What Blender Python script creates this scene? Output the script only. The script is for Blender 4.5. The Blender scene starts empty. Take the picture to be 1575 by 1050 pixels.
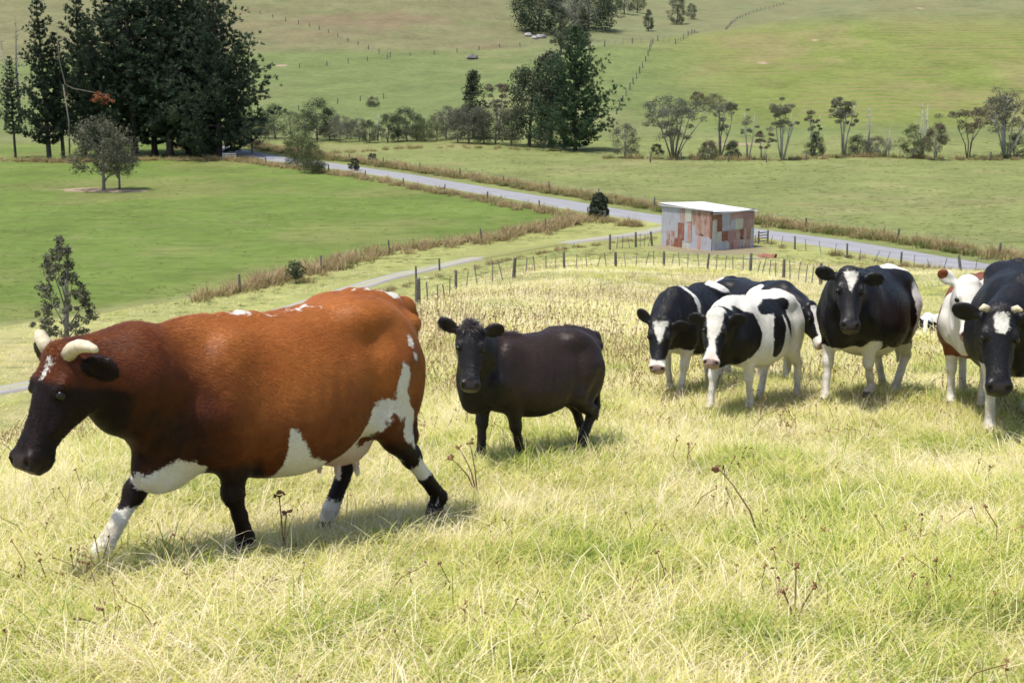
import bpy, math, random
import numpy as np
from mathutils import Vector, Matrix

# ------------------------------------------------------------------ camera, sky, sun, exposure
scene = bpy.context.scene
COL = scene.collection
PITCH = math.radians(12.0)
FPX = 2100.0                                   # focal length in photo pixels (photo is 1575 wide)
cam_data = bpy.data.cameras.new("camera")
cam_data.sensor_width = 36.0
cam_data.lens = FPX / 1575.0 * 36.0
cam_data.clip_start = 0.1
cam_data.clip_end = 3000.0
cam_data.dof.use_dof = True
cam_data.dof.focus_distance = 9.0
cam_data.dof.aperture_fstop = 9.0
camera = bpy.data.objects.new("camera", cam_data)
COL.objects.link(camera)
camera.location = (0, 0, 0)
camera.rotation_euler = (math.pi / 2 - PITCH, 0, 0)
scene.camera = camera

SUN_EL, SUN_AZ = math.radians(71.0), math.radians(-122.0)   # azimuth measured from +Y towards +X
sun_dir = Vector((math.sin(SUN_AZ) * math.cos(SUN_EL), math.cos(SUN_AZ) * math.cos(SUN_EL), math.sin(SUN_EL)))
world = bpy.data.worlds.new("World")
scene.world = world
world.use_nodes = True
wn = world.node_tree
wn.nodes.clear()
w_out = wn.nodes.new("ShaderNodeOutputWorld")
w_bg = wn.nodes.new("ShaderNodeBackground")
w_sky = wn.nodes.new("ShaderNodeTexSky")
w_sky.sky_type = 'NISHITA'
w_sky.sun_disc = False
w_sky.sun_elevation = SUN_EL
w_sky.sun_rotation = SUN_AZ
w_sky.dust_density = 2.0
w_bg.inputs[1].default_value = 0.145
wn.links.new(w_sky.outputs[0], w_bg.inputs[0])
wn.links.new(w_bg.outputs[0], w_out.inputs[0])

sun_data = bpy.data.lights.new("sun", 'SUN')
sun_data.energy = 4.0
sun_data.angle = math.radians(1.5)
sun_data.color = (1.0, 0.955, 0.88)
sun = bpy.data.objects.new("sun", sun_data)
COL.objects.link(sun)
sun.location = (-20, -20, 60)
sun.rotation_euler = (-sun_dir).to_track_quat('-Z', 'Y').to_euler()

scene.view_settings.view_transform = 'Standard'
scene.view_settings.look = 'None'
scene.view_settings.exposure = 0.45
scene.view_settings.gamma = 1.0
scene.view_settings.use_curve_mapping = False
scene.cycles.use_denoising = True
scene.cycles.max_bounces = 5
scene.cycles.diffuse_bounces = 3
scene.cycles.glossy_bounces = 2
scene.cycles.transmission_bounces = 3
scene.cycles.use_adaptive_sampling = True
scene.cycles.adaptive_threshold = 0.025

# ------------------------------------------------------------------ helpers
def set_props(o, label=None, category=None, group=None, kind=None):
    if label: o["label"] = label
    if category: o["category"] = category
    if group: o["group"] = group
    if kind: o["kind"] = kind
    return o

def link(o, parent=None):
    COL.objects.link(o)
    if parent is not None:
        o.parent = parent
    return o

def empty(name, loc=(0, 0, 0), rz=0.0):
    o = bpy.data.objects.new(name, None)
    o.empty_display_size = 0.3
    o.location = loc
    o.rotation_euler = (0, 0, rz)
    return link(o)

def mesh_from(name, verts, faces, mats=(), smooth=False, face_mat=None):
    """verts Nx3 array, faces list of tuples or Mx3 / Mx4 int array"""
    me = bpy.data.meshes.new(name)
    verts = np.asarray(verts, dtype=np.float32)
    if isinstance(faces, np.ndarray):
        k = faces.shape[1]
        me.vertices.add(len(verts))
        me.vertices.foreach_set("co", verts.ravel())
        me.loops.add(faces.size)
        me.loops.foreach_set("vertex_index", faces.astype(np.int32).ravel())
        me.polygons.add(len(faces))
        me.polygons.foreach_set("loop_start", np.arange(0, faces.size, k, dtype=np.int32))
        me.update(calc_edges=True)
    else:
        me.from_pydata([tuple(map(float, v)) for v in verts], [], faces)
        me.update()
    for m in mats:
        me.materials.append(m)
    if smooth:
        me.polygons.foreach_set("use_smooth", np.ones(len(me.polygons), dtype=bool))
    if face_mat is not None:
        me.polygons.foreach_set("material_index", np.asarray(face_mat, dtype=np.int32))
    return me

def add_attr(me, name, data, kind='FLOAT'):
    a = me.attributes.new(name, kind, 'POINT')
    data = np.asarray(data, dtype=np.float32)
    if kind == 'FLOAT':
        a.data.foreach_set("value", data.ravel())
    elif kind == 'FLOAT_COLOR':
        if data.shape[1] == 3:
            data = np.concatenate([data, np.ones((len(data), 1), np.float32)], 1)
        a.data.foreach_set("color", data.ravel())
    elif kind == 'FLOAT_VECTOR':
        a.data.foreach_set("vector", data.ravel())

def obj(name, me, parent=None):
    return link(bpy.data.objects.new(name, me), parent)

class MB:
    """collects simple shapes into one mesh"""
    def __init__(self):
        self.v = []; self.f = []
    def add(self, vs, fs):
        n = len(self.v)
        self.v.extend([tuple(map(float, p)) for p in vs])
        self.f.extend([tuple(i + n for i in q) for q in fs])
    def box(self, c, s, rz=0.0, top=1.0):
        cx, cy, cz = c; sx, sy, sz = s[0] / 2, s[1] / 2, s[2] / 2
        ca, sa = math.cos(rz), math.sin(rz)
        vs = []
        for z, k in ((-sz, 1.0), (sz, top)):
            for x, y in ((-sx, -sy), (sx, -sy), (sx, sy), (-sx, sy)):
                x *= k; y *= k
                vs.append((cx + x * ca - y * sa, cy + x * sa + y * ca, cz + z))
        self.add(vs, [(0, 3, 2, 1), (4, 5, 6, 7), (0, 1, 5, 4), (1, 2, 6, 5), (2, 3, 7, 6), (3, 0, 4, 7)])
    def tube(self, pts, radii, n=6, cap=True):
        pts = [Vector(p) for p in pts]
        rings = []
        for i, p in enumerate(pts):
            d = (pts[min(i + 1, len(pts) - 1)] - pts[max(i - 1, 0)]).normalized()
            a = d.orthogonal().normalized() if i == 0 else (ref - d * ref.dot(d)).normalized()
            ref = a
            b = d.cross(a)
            rings.append([p + (a * math.cos(2 * math.pi * k / n) + b * math.sin(2 * math.pi * k / n)) * radii[i] for k in range(n)])
        vs = [q for r in rings for q in r]
        fs = []
        for i in range(len(pts) - 1):
            for k in range(n):
                fs.append((i * n + k, i * n + (k + 1) % n, (i + 1) * n + (k + 1) % n, (i + 1) * n + k))
        if cap:
            fs.append(tuple(range(n - 1, -1, -1)))
            fs.append(tuple((len(pts) - 1) * n + k for k in range(n)))
        self.add(vs, fs)
    def mesh(self, name, mats=(), smooth=False):
        return mesh_from(name, self.v, self.f, mats, smooth)

# numpy value noise -----------------------------------------------------------
def _hash(ix, iy, iz, seed):
    n = (ix.astype(np.int64) * 374761393 + iy.astype(np.int64) * 668265263 + iz.astype(np.int64) * 2147483647 + seed * 1274126177) & 0xFFFFFFFF
    n = ((n ^ (n >> 13)) * 1274126177) & 0xFFFFFFFF
    n = (n ^ (n >> 16)) & 0xFFFF
    return n.astype(np.float64) / 65535.0

def vnoise(x, y, z=None, seed=0):
    x = np.asarray(x, float); y = np.asarray(y, float)
    ix, iy = np.floor(x), np.floor(y)
    fx, fy = x - ix, y - iy
    fx = fx * fx * (3 - 2 * fx); fy = fy * fy * (3 - 2 * fy)
    r = 0
    if z is None:
        zero = np.zeros_like(ix)
        for dx in (0, 1):
            for dy in (0, 1):
                r = r + (fx if dx else 1 - fx) * (fy if dy else 1 - fy) * _hash(ix + dx, iy + dy, zero, seed)
        return r * 2 - 1
    z = np.asarray(z, float); iz = np.floor(z); fz = z - iz
    fz = fz * fz * (3 - 2 * fz)
    for dx in (0, 1):
        for dy in (0, 1):
            for dz in (0, 1):
                w = (fx if dx else 1 - fx) * (fy if dy else 1 - fy) * (fz if dz else 1 - fz)
                r = r + w * _hash(ix + dx, iy + dy, iz + dz, seed)
    return r * 2 - 1

def fbm(x, y, z=None, seed=0, octv=3):
    r = 0; a = 1.0; s = 1.0
    for o in range(octv):
        r = r + a * vnoise(np.asarray(x) * s, np.asarray(y) * s, None if z is None else np.asarray(z) * s, seed + o * 17)
        a *= 0.5; s *= 2.03
    return r / (2 - 0.5 ** (octv - 1))

def softplus(x, s):
    x = np.asarray(x, float) / s
    return s * np.where(x > 30, x, np.log1p(np.exp(np.minimum(x, 30))))

def sstep(a, b, x):
    t = np.clip((np.asarray(x, float) - a) / (b - a), 0, 1)
    return t * t * (3 - 2 * t)

def smax(a, b, s):
    return b + softplus(a - b, s)

# material helper ----------------------------------------------------------------
class NT:
    def __init__(self, name):
        self.m = bpy.data.materials.new(name)
        self.m.use_nodes = True
        self.t = self.m.node_tree
        self.t.nodes.clear()
        self.out = self.t.nodes.new("ShaderNodeOutputMaterial")
    def n(self, typ, **kw):
        nd = self.t.nodes.new("ShaderNode" + typ)
        for k, v in kw.items():
            setattr(nd, k, v)
        return nd
    def l(self, a, b):
        self.t.links.new(a, b)
    def val(self, sock, v):
        if hasattr(v, "is_output") or isinstance(v, bpy.types.NodeSocket):
            self.l(v, sock)
        else:
            if isinstance(v, (tuple, list)) and len(v) == 3 and sock.type == 'RGBA':
                v = (*v, 1.0)
            sock.default_value = v
    def noise(self, vec, scale, detail=3.0, rough=0.55, dist=0.0):
        nd = self.n("TexNoise")
        if vec is not None: self.l(vec, nd.inputs["Vector"])
        nd.inputs["Scale"].default_value = scale
        nd.inputs["Detail"].default_value = detail
        nd.inputs["Roughness"].default_value = rough
        nd.inputs["Distortion"].default_value = dist
        return nd.outputs["Fac"]
    def mapr(self, v, a, b, c=0.0, d=1.0, smooth=False):
        nd = self.n("MapRange")
        nd.clamp = True
        if smooth: nd.interpolation_type = 'SMOOTHSTEP'
        self.val(nd.inputs["Value"], v)
        for k, q in zip(("From Min", "From Max", "To Min", "To Max"), (a, b, c, d)):
            self.val(nd.inputs[k], q)
        return nd.outputs["Result"]
    def math(self, op, a, b=0.0):
        nd = self.n("Math", operation=op)
        self.val(nd.inputs[0], a); self.val(nd.inputs[1], b)
        return nd.outputs[0]
    def mix(self, f, a, b, blend='MIX'):
        nd = self.n("Mix", data_type='RGBA', blend_type=blend)
        self.val(nd.inputs[0], f); self.val(nd.inputs[6], a); self.val(nd.inputs[7], b)
        return nd.outputs[2]
    def attr(self, name):
        return self.n("Attribute", attribute_name=name)
    def scalevec(self, vec, s):
        nd = self.n("Mapping")
        self.l(vec, nd.inputs[0])
        nd.inputs["Scale"].default_value = s
        return nd.outputs[0]
    def bump(self, h, strength=0.5, dist=0.02):
        nd = self.n("Bump")
        nd.inputs["Strength"].default_value = strength
        nd.inputs["Distance"].default_value = dist
        self.l(h, nd.inputs["Height"])
        return nd.outputs[0]
    def bsdf(self, col, rough=0.8, spec=0.3, normal=None, **kw):
        b = self.n("BsdfPrincipled")
        self.val(b.inputs["Base Color"], col)
        self.val(b.inputs["Roughness"], rough)
        self.val(b.inputs["Specular IOR Level"], spec)
        if normal is not None: self.l(normal, b.inputs["Normal"])
        for k, v in kw.items():
            self.val(b.inputs[k], v)
        self.l(b.outputs[0], self.out.inputs[0])
        return b

def simple_mat(name, c1, c2=None, scale=8.0, rough=0.85, spec=0.2, bump=0.0, metallic=0.0):
    k = NT(name)
    tc = k.n("TexCoord")
    nz = k.noise(tc.outputs["Object"], scale, 4)
    col = k.mix(k.mapr(nz, 0.3, 0.7), c1, c2 or c1)
    nrm = k.bump(nz, 0.6, bump) if bump else None
    k.bsdf(col, rough, spec, nrm, Metallic=metallic)
    return k.m
# ------------------------------------------------------------------ terrain
VALLEY = -16.2

def H(x, y):
    """height of the land; the camera eye is at the origin"""
    x = np.asarray(x, float); y = np.asarray(y, float)
    # near spur, falling away from the viewer and to the left
    s = softplus(-(x + 2.0) + np.maximum(y - 15, 0) * 0.085, 0.8)
    drop = 0.45 * (np.sqrt(s * s + 9) - 3)
    spur = -1.6 - 0.1345 * y - drop
    spur = spur - 1.75 * np.exp(-((x - 12.5) / 6.5) ** 2 - ((y - 36.5) / 11.0) ** 2)
    spur = spur + 0.10 * fbm(x / 3.1, y / 3.1, seed=3) * sstep(0, 6, y) + 0.35 * fbm(x / 14, y / 14, seed=5) * sstep(14, 40, y) * sstep(130, 95, y)
    spur = spur - 0.02 * np.maximum(0, -x - 30) - 0.065 * softplus(x - 16, 2.0) * sstep(48, 92, y)
    # valley floor
    v = VALLEY + 0.25 * fbm(x / 35, y / 35, seed=9) - 0.4 * sstep(-5, -40, x + (y - 150) * 0.35)
    # far land
    b = 0.10 * softplus(y - 272, 14)
    b = b + 0.10 * softplus(y - 402 - 0.25 * (x + 90), 18) * sstep(70, -40, x)
    yc = 318 + 0.75 * x
    up = 0.205 * softplus(y - 243, 7)
    dn = 0.205 * (yc - 243) - 0.14 * (y - yc)
    r = dn - softplus(dn - up, 2.2)
    r = r * sstep(-42, 16, x)
    far = smax(b, r, 1.2) + 1.1 * fbm(x / 60, y / 60, seed=21) * sstep(250, 330, y)
    far = far + 0.25 * fbm(x / 13, y / 13, seed=23) * sstep(250, 300, y)
    v = v + far
    return smax(spur, v, 0.55)

def H1(x, y):
    return float(H(np.array([x]), np.array([y]))[0])

_cp, _sp = math.cos(PITCH), math.sin(PITCH)
def ray(px, py):
    a = (px - 787.5) / FPX; b = (525.0 - py) / FPX
    return np.array([a, _cp + b * _sp, -_sp + b * _cp])
_T = np.geomspace(2.5, 1500, 1400)
def gp(px, py):
    """point of the land that the photo shows at this pixel"""
    d = ray(px, py)
    f = d[2] * _T - H(d[0] * _T, d[1] * _T)
    i = np.where(f < 0)[0]
    if len(i) == 0:
        t = 900.0
        return Vector((d[0] * t, d[1] * t, H1(d[0] * t, d[1] * t)))
    i = max(1, i[0]); t = np.linspace(_T[i - 1], _T[i], 80)
    f = d[2] * t - H(d[0] * t, d[1] * t)
    j = np.where(f < 0)[0]
    return Vector(d * t[j[0] if len(j) else -1])
def at_depth(px, y):
    """ground point below the pixel column px at distance y"""
    x = (px - 787.5) / FPX * (y * _cp + 16 * _sp)
    return Vector((x, y, H1(x, y)))
def proj(p):
    p = np.asarray(p, float)
    z = p[..., 1] * _cp - p[..., 2] * _sp
    u = p[..., 1] * _sp + p[..., 2] * _cp
    return 787.5 + FPX * p[..., 0] / z, 525 - FPX * u / z

def poly_dist(x, y, pts):
    """distance to a polyline and the sign of the side (left of travel is +)"""
    best = np.full(np.shape(x), 1e9); sd = np.zeros(np.shape(x))
    for (ax, ay), (bx, by) in zip(pts[:-1], pts[1:]):
        dx, dy = bx - ax, by - ay
        t = np.clip(((x - ax) * dx + (y - ay) * dy) / (dx * dx + dy * dy), 0, 1)
        d = np.hypot(x - ax - t * dx, y - ay - t * dy)
        c = np.sign(dx * (y - ay) - dy * (x - ax))
        m = d < best
        best = np.where(m, d, best); sd = np.where(m, c, sd)
    return best, sd

def smooth_line(pts, step):
    pts = np.array(pts, float)
    # catmull-rom then resample
    P = np.vstack([2 * pts[0] - pts[1], pts, 2 * pts[-1] - pts[-2]])
    out = []
    for i in range(1, len(P) - 2):
        t = np.linspace(0, 1, 24, endpoint=False)[:, None]
        a, b, c, d = P[i - 1], P[i], P[i + 1], P[i + 2]
        out.append(0.5 * ((2 * b) + (-a + c) * t + (2 * a - 5 * b + 4 * c - d) * t ** 2 + (-a + 3 * b - 3 * c + d) * t ** 3))
    out.append(P[-2][None])
    q = np.vstack(out)
    L = np.concatenate([[0], np.cumsum(np.hypot(*np.diff(q, axis=0).T))])
    n = max(2, int(L[-1] / step) + 1)
    s = np.linspace(0, L[-1], n)
    return np.stack([np.interp(s, L, q[:, 0]), np.interp(s, L, q[:, 1])], 1)

ROAD = smooth_line([(-52, 233), (-38, 208), (-25.3, 188.6), (-6.7, 160), (7.4, 136), (20.6, 117.5), (27.2, 107.2), (32.0, 98.0), (40, 80), (54, 48)], 2.0)
TRACK = smooth_line([(-60, 45), (-36, 54), (-23.5, 64), (-17.5, 76), (-11.0, 90), (-5.0, 99.5), (3.5, 109), (10, 115), (14.5, 122)], 1.0)
BANK = smooth_line([(-60, 66), (-34, 76), (-18, 91.5), (-11.2, 105), (-2, 113), (4.8, 123), (7.2, 129)], 1.0)

def graded(lo, hi, n, k, c=0.0):
    """n samples from lo to hi, densest near c"""
    a = np.arcsinh((lo - c) / k); b = np.arcsinh((hi - c) / k)
    return c + k * np.sinh(np.linspace(a, b, n))

def build_ground():
    xs = graded(-520, 520, 420, 14.0)
    ys = graded(-14, 860, 520, 26.0, 5.0)
    X, Y = np.meshgrid(xs, ys)
    Z = H(X, Y)
    nx, ny = len(xs), len(ys)
    V = np.stack([X, Y, Z], -1).reshape(-1, 3)
    i = np.arange(nx * ny).reshape(ny, nx)
    F = np.stack([i[:-1, :-1], i[:-1, 1:], i[1:, 1:], i[1:, :-1]], -1).reshape(-1, 4)
    x, y = V[:, 0], V[:, 1]
    C = np.zeros((len(V), 3))
    def lay(col, w):
        w = np.clip(w, 0, 1)[:, None]
        C[:] = C * (1 - w) + np.array(col) * w
    n1 = fbm(x / 9, y / 9, seed=31); n2 = fbm(x / 28, y / 28, seed=33); n3 = fbm(x / 3, y / 3, seed=37)
    # valley paddock beyond the road
    lay((0.170, 0.192, 0.068), np.ones(len(x)))
    lay((0.215, 0.205, 0.092), sstep(0.0, 0.5, n1 + 0.4 * n3) * 0.6)
    # rich green paddock on the left
    db, sb = poly_dist(x, y, [tuple(p) for p in BANK[::4]])
    dr, sr = poly_dist(x, y, [tuple(p) for p in ROAD[::4]])
    left = (sr < 0) & (sb > 0) & (y < 240)
    lp = np.where(left, 1.0, 0.0) * sstep(0.3, 2.5, db) * sstep(3, 6, dr)
    lay((0.112, 0.158, 0.036), lp)
    lay((0.165, 0.172, 0.060), lp * sstep(0.05, 0.55, n2 + 0.5 * n1) * 0.7)
    # near spur
    spur = -1.6 - 0.1345 * y
    onspur = (sb < 0) & (sr < 0) & (y < 135)
    sw = np.where(onspur, 1.0, 0.0)
    lay((0.255, 0.265, 0.095), sw)
    lay((0.34, 0.300, 0.150), sw * sstep(84, 70, y) * sstep(-0.35, 0.35, n1 + 0.6 * n2) * 0.85)
    lay((0.30, 0.28, 0.11), sw * sstep(26, 14, y) * 0.7)
    # far land
    fw = sstep(236, 250, y + 6 * n2)
    lay((0.128, 0.158, 0.058), fw)
    lay((0.175, 0.172, 0.080), fw * sstep(0, 0.5, n2) * 0.6)
    rh = fw * sstep(20, 60, x) * sstep(245, 262, y)
    lay((0.146, 0.176, 0.046), rh)
    lay((0.215, 0.180, 0.088), rh * sstep(0.05, 0.5, n1 * 0.7 + n2 * 0.7) * 0.55)
    lh = sstep(400, 414, y - 0.25 * (x + 90) + 3 * n1) * sstep(22, -6, x)
    lay((0.155, 0.150, 0.076), lh)
    lay((0.165, 0.128, 0.076), lh * sstep(-0.15, 0.45, n2 + 0.3 * n1) * sstep(-150, -60, x) * 0.9)
    lay((0.130, 0.150, 0.060), lh * sstep(0.2, 0.6, n1) * 0.6)
    bk = sstep(340, 380, y) * sstep(-6, 22, x)
    lay((0.150, 0.162, 0.078), bk)
    # worn earth round the shed
    dsh = np.hypot(x - 15.5, y - 106.2)
    lay((0.22, 0.185, 0.12), sstep(5.4, 3.4, dsh + 0.8 * n3))
    me = mesh_from("ground", V, F, (mat_ground(),), smooth=True)
    add_attr(me, "tint", C, 'FLOAT_COLOR')
    add_attr(me, "terrace", rh * sstep(246, 270, y))
    add_attr(me, "near", sstep(60, 20, y))
    o = obj("ground", me)
    set_props(o, "grassy farmland falling to a green valley and rising to hills", None, None, "structure")
    return o

def mat_ground():
    k = NT("pasture")
    g = k.n("NewGeometry")
    pos = g.outputs["Position"]
    tint = k.attr("tint").outputs["Color"]
    big = k.noise(pos, 0.10, 5, 0.6)
    mid = k.noise(pos, 0.7, 5, 0.65)
    streak = k.noise(k.scalevec(pos, (0.5, 1.6, 1.0)), 1.1, 4, 0.6, 0.4)
    fine = k.noise(pos, 9.0, 3, 0.7)
    f = k.math('ADD', k.math('MULTIPLY', big, 0.9), k.math('MULTIPLY', mid, 0.75))
    f = k.math('ADD', f, k.math('MULTIPLY', streak, 0.5))
    f = k.math('ADD', f, k.math('MULTIPLY', fine, 0.35))
    br = k.mapr(f, 0.85, 1.65, 0.62, 1.36)
    vm = k.n("VectorMath", operation='SCALE')
    k.l(tint, vm.inputs[0]); k.l(br, vm.inputs[3])
    dryn = k.mapr(k.noise(pos, 0.33, 6, 0.7), 0.52, 0.72, 0, 0.35)
    col = k.mix(dryn, vm.outputs[0], (0.225, 0.20, 0.10))
    dk = k.mapr(k.noise(k.scalevec(pos, (0.35, 1.3, 1)), 0.8, 4, 0.6), 0.55, 0.70, 0, 0.55)
    col = k.mix(dk, col, (0.065, 0.095, 0.022))
    # sheep-walk terraces on the far right hill
    sep = k.n("SeparateXYZ"); k.l(pos, sep.inputs[0])
    wob = k.noise(pos, 0.05, 3)
    zz = k.math('ADD', k.math('MULTIPLY', sep.outputs[2], 9.5), k.math('MULTIPLY', wob, 16.0))
    wv = k.math('SINE', zz)
    tm = k.math('MULTIPLY', k.attr("terrace").outputs["Fac"], k.mapr(k.noise(pos, 0.045, 3), 0.36, 0.58))
    band = k.math('MULTIPLY', k.mapr(wv, -0.2, 0.9), tm)
    col = k.mix(k.math('MULTIPLY', band, 0.6), col, (0.22, 0.165, 0.085))
    hgt = k.math('ADD', k.math('MULTIPLY', mid, 0.5), k.math('MULTIPLY', fine, 0.25))
    b1 = k.n("Bump"); b1.inputs["Strength"].default_value = 0.55; b1.inputs["Distance"].default_value = 0.35
    k.l(hgt, b1.inputs["Height"])
    k.bsdf(col, 0.95, 0.08, b1.outputs[0])
    return k.m

ground = build_ground()

def ribbon(name, line, width, z, mat, label, jitter=0.25, seed=1, lanes=8, grown=False):
    line = np.asarray(line)
    d = np.gradient(line, axis=0); d /= np.hypot(d[:, 0], d[:, 1])[:, None]
    nrm = np.stack([-d[:, 1], d[:, 0]], 1)
    s = np.arange(len(line))
    V = []
    for j in range(lanes + 1):
        u = j / lanes * 2 - 1
        w = width / 2 + jitter * fbm(s / 4.0, np.full(len(s), 3.0 * (u > 0)), seed=seed)
        p = line + nrm * (u * w)[:, None]
        zz = H(p[:, 0], p[:, 1]) + z + 0.05 * (1 - u * u)
        if abs(u) == 1: zz = zz - 0.25
        V.append(np.stack([p[:, 0], p[:, 1], zz], 1))
    V = np.concatenate(V)
    n = len(line)
    i = np.arange((lanes + 1) * n).reshape(lanes + 1, n)
    F = np.stack([i[:-1, :-1], i[:-1, 1:], i[1:, 1:], i[1:, :-1]], -1).reshape(-1, 4)[:, ::-1]
    me = mesh_from(name, V, np.ascontiguousarray(F), (mat,), smooth=True)
    U = np.repeat(np.abs(np.linspace(-1, 1, lanes + 1)), n)
    add_attr(me, "across", U)
    xx = np.tile(line[:, 0], lanes + 1)
    add_attr(me, "grown", (sstep(-4.0, -1.0, xx) * sstep(5.5, 2.5, xx) + 0.6 * sstep(-12, -16, xx) * sstep(-23, -20, xx)) if grown else np.zeros(len(xx)))
    o = obj(name, me)
    return set_props(o, label, None, None, "structure")

def mat_gravel(name, c1, c2, grassy=0.0):
    k = NT(name)
    pos = k.n("NewGeometry").outputs["Position"]
    n1 = k.noise(pos, 0.5, 5, 0.65); n2 = k.noise(pos, 12, 3, 0.7)
    col = k.mix(k.mapr(n1, 0.3, 0.7), c1, c2)
    col = k.mix(k.mapr(n2, 0.35, 0.75, 0, 0.3), col, (0.13, 0.125, 0.12))
    ac = k.attr("across").outputs["Fac"]
    wheel = k.mapr(k.math('ABSOLUTE', k.math('SUBTRACT', ac, 0.45)), 0.0, 0.25, 0.25, 0.0)
    col = k.mix(wheel, col, (0.32, 0.315, 0.31))
    edge = k.mapr(k.math('ADD', ac, k.math('MULTIPLY', n1, 0.5)), 1.05, 1.3)
    col = k.mix(edge, col, (0.30, 0.28, 0.13))
    if grassy:
        mid = k.mapr(k.math('ADD', ac, k.math('MULTIPLY', n1, -0.35)), -0.05, 0.12, grassy, 0.0)
        col = k.mix(mid, col, (0.29, 0.30, 0.12))
    gr = k.mapr(k.math('ADD', k.attr("grown").outputs["Fac"], k.math('MULTIPLY', k.math('SUBTRACT', k.noise(pos, 1.2, 5, 0.7), 0.5), 0.9)), 0.35, 0.6)
    col = k.mix(gr, col, (0.21, 0.215, 0.08))
    k.bsdf(col, 0.9, 0.15, k.bump(n2, 0.4, 0.03))
    return k.m

ribbon("road", ROAD, 4.6, 0.10, mat_gravel("road_gravel", (0.225, 0.225, 0.24), (0.27, 0.27, 0.285)), "grey gravel road crossing the valley behind the shed", 0.15, 2, 10)
ribbon("farm_track", TRACK, 1.5, 0.10, mat_gravel("track_gravel", (0.28, 0.26, 0.245), (0.33, 0.31, 0.295), 0.8), "pale gravel farm track curving below the near hillside", 0.3, 5, 10, True)
# ------------------------------------------------------------------ patchwork tin shed
def mat_tin(name, c1, c2, rust, amount, metallic=0.25):
    k = NT(name)
    oc = k.n("TexCoord").outputs["Object"]
    oi = k.n("ObjectInfo").outputs["Random"]
    sh = k.n("VectorMath", operation='ADD'); k.l(oc, sh.inputs[0])
    cmb = k.n("CombineXYZ"); k.l(k.math('MULTIPLY', oi, 37.0), cmb.inputs[0]); k.l(k.math('MULTIPLY', oi, 11.0), cmb.inputs[2])
    k.l(cmb.outputs[0], sh.inputs[1])
    v = sh.outputs[0]
    col = k.mix(k.mapr(k.noise(v, 1.3, 4), 0.3, 0.7), c1, c2)
    st = k.noise(k.scalevec(v, (3.2, 3.2, 0.35)), 1.6, 5, 0.7)
    pt = k.noise(v, 2.2, 5, 0.7)
    r = k.mapr(k.math('ADD', k.math('MULTIPLY', st, 0.65), k.math('MULTIPLY', pt, 0.35)), 0.62 - 0.3 * amount, 0.74 - 0.25 * amount)
    col = k.mix(r, col, rust)
    k.bsdf(col, 0.6, 0.3, k.bump(k.noise(v, 9, 3), 0.3, 0.02), Metallic=metallic)
    return k.m
RUST = (0.21, 0.085, 0.05)
TIN = {
    'grey': mat_tin("tin_grey", (0.36, 0.37, 0.42), (0.44, 0.44, 0.48), (0.30, 0.20, 0.16), 0.32),
    'pale': mat_tin("tin_pale", (0.50, 0.50, 0.45), (0.42, 0.44, 0.42), (0.36, 0.20, 0.13), 0.35),
    'cream': mat_tin("tin_cream", (0.52, 0.52, 0.44), (0.45, 0.46, 0.38), (0.35, 0.25, 0.15), 0.2),
    'pink': mat_tin("tin_pink_rust", (0.45, 0.33, 0.29), (0.40, 0.27, 0.23), RUST, 0.5),
    'rust': mat_tin("tin_rust", (0.25, 0.10, 0.06), (0.19, 0.075, 0.045), (0.34, 0.24, 0.20), 0.35, 0.0),
    'red': mat_tin("tin_red", (0.38, 0.18, 0.145), (0.44, 0.28, 0.24), (0.38, 0.36, 0.36), 0.45, 0.0),
    'maroon': mat_tin("tin_maroon", (0.30, 0.16, 0.16), (0.36, 0.22, 0.21), RUST, 0.35, 0.0),
    'mixed': mat_tin("tin_mixed", (0.48, 0.46, 0.43), (0.40, 0.38, 0.38), (0.30, 0.10, 0.05), 0.62),
}
ROOF_MAT = mat_tin("tin_roof", (0.66, 0.67, 0.69), (0.72, 0.72, 0.74), (0.5, 0.48, 0.46), 0.05, 0.1)
DARK_WOOD = simple_mat("dark_timber", (0.07, 0.06, 0.05), (0.13, 0.115, 0.10), 5, 0.9, 0.1, 0.02)
GREY_WOOD = simple_mat("grey_timber", (0.20, 0.185, 0.165), (0.10, 0.095, 0.085), 7, 0.9, 0.1, 0.02)

def sheet(name, mat, p0, ax, L, z0, z1a, z1b, out, depth=0.018, pitch=0.15, ragged=0.0, rnd=random, parent=None):
    """corrugated sheet standing on p0 along unit ax; z1a / z1b its top at each end"""
    n = max(2, int(round(L / pitch)) * 2)
    V = []
    for i in range(n + 1):
        t = i / n
        d = depth * (1 if i % 2 else -1)
        q = [p0[0] + ax[0] * L * t + out[0] * d, p0[1] + ax[1] * L * t + out[1] * d]
        zb = z0 + (rnd.uniform(-ragged, ragged) if ragged else 0)
        bo = rnd.uniform(0, ragged) * 1.2
        V.append((q[0] + out[0] * bo, q[1] + out[1] * bo, zb))
        V.append((*q, z1a + (z1b - z1a) * t))
    th = 0.006
    m = len(V)
    V += [(x - out[0] * th, y - out[1] * th, z) for x, y, z in V]
    F = []
    for i in range(n):
        a, b, c, d = 2 * i, 2 * i + 2, 2 * i + 3, 2 * i + 1
        F.append((a, b, c, d)); F.append((m + d, m + c, m + b, m + a))
        F.append((d, c, m + c, m + d)); F.append((b, a, m + a, m + b))
    F.append((0, 1, m + 1, m)); F.append((2 * n + 1, 2 * n, m + 2 * n, m + 2 * n + 1))
    return obj(name, mesh_from(name, V, F, (mat,)), parent)

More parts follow.
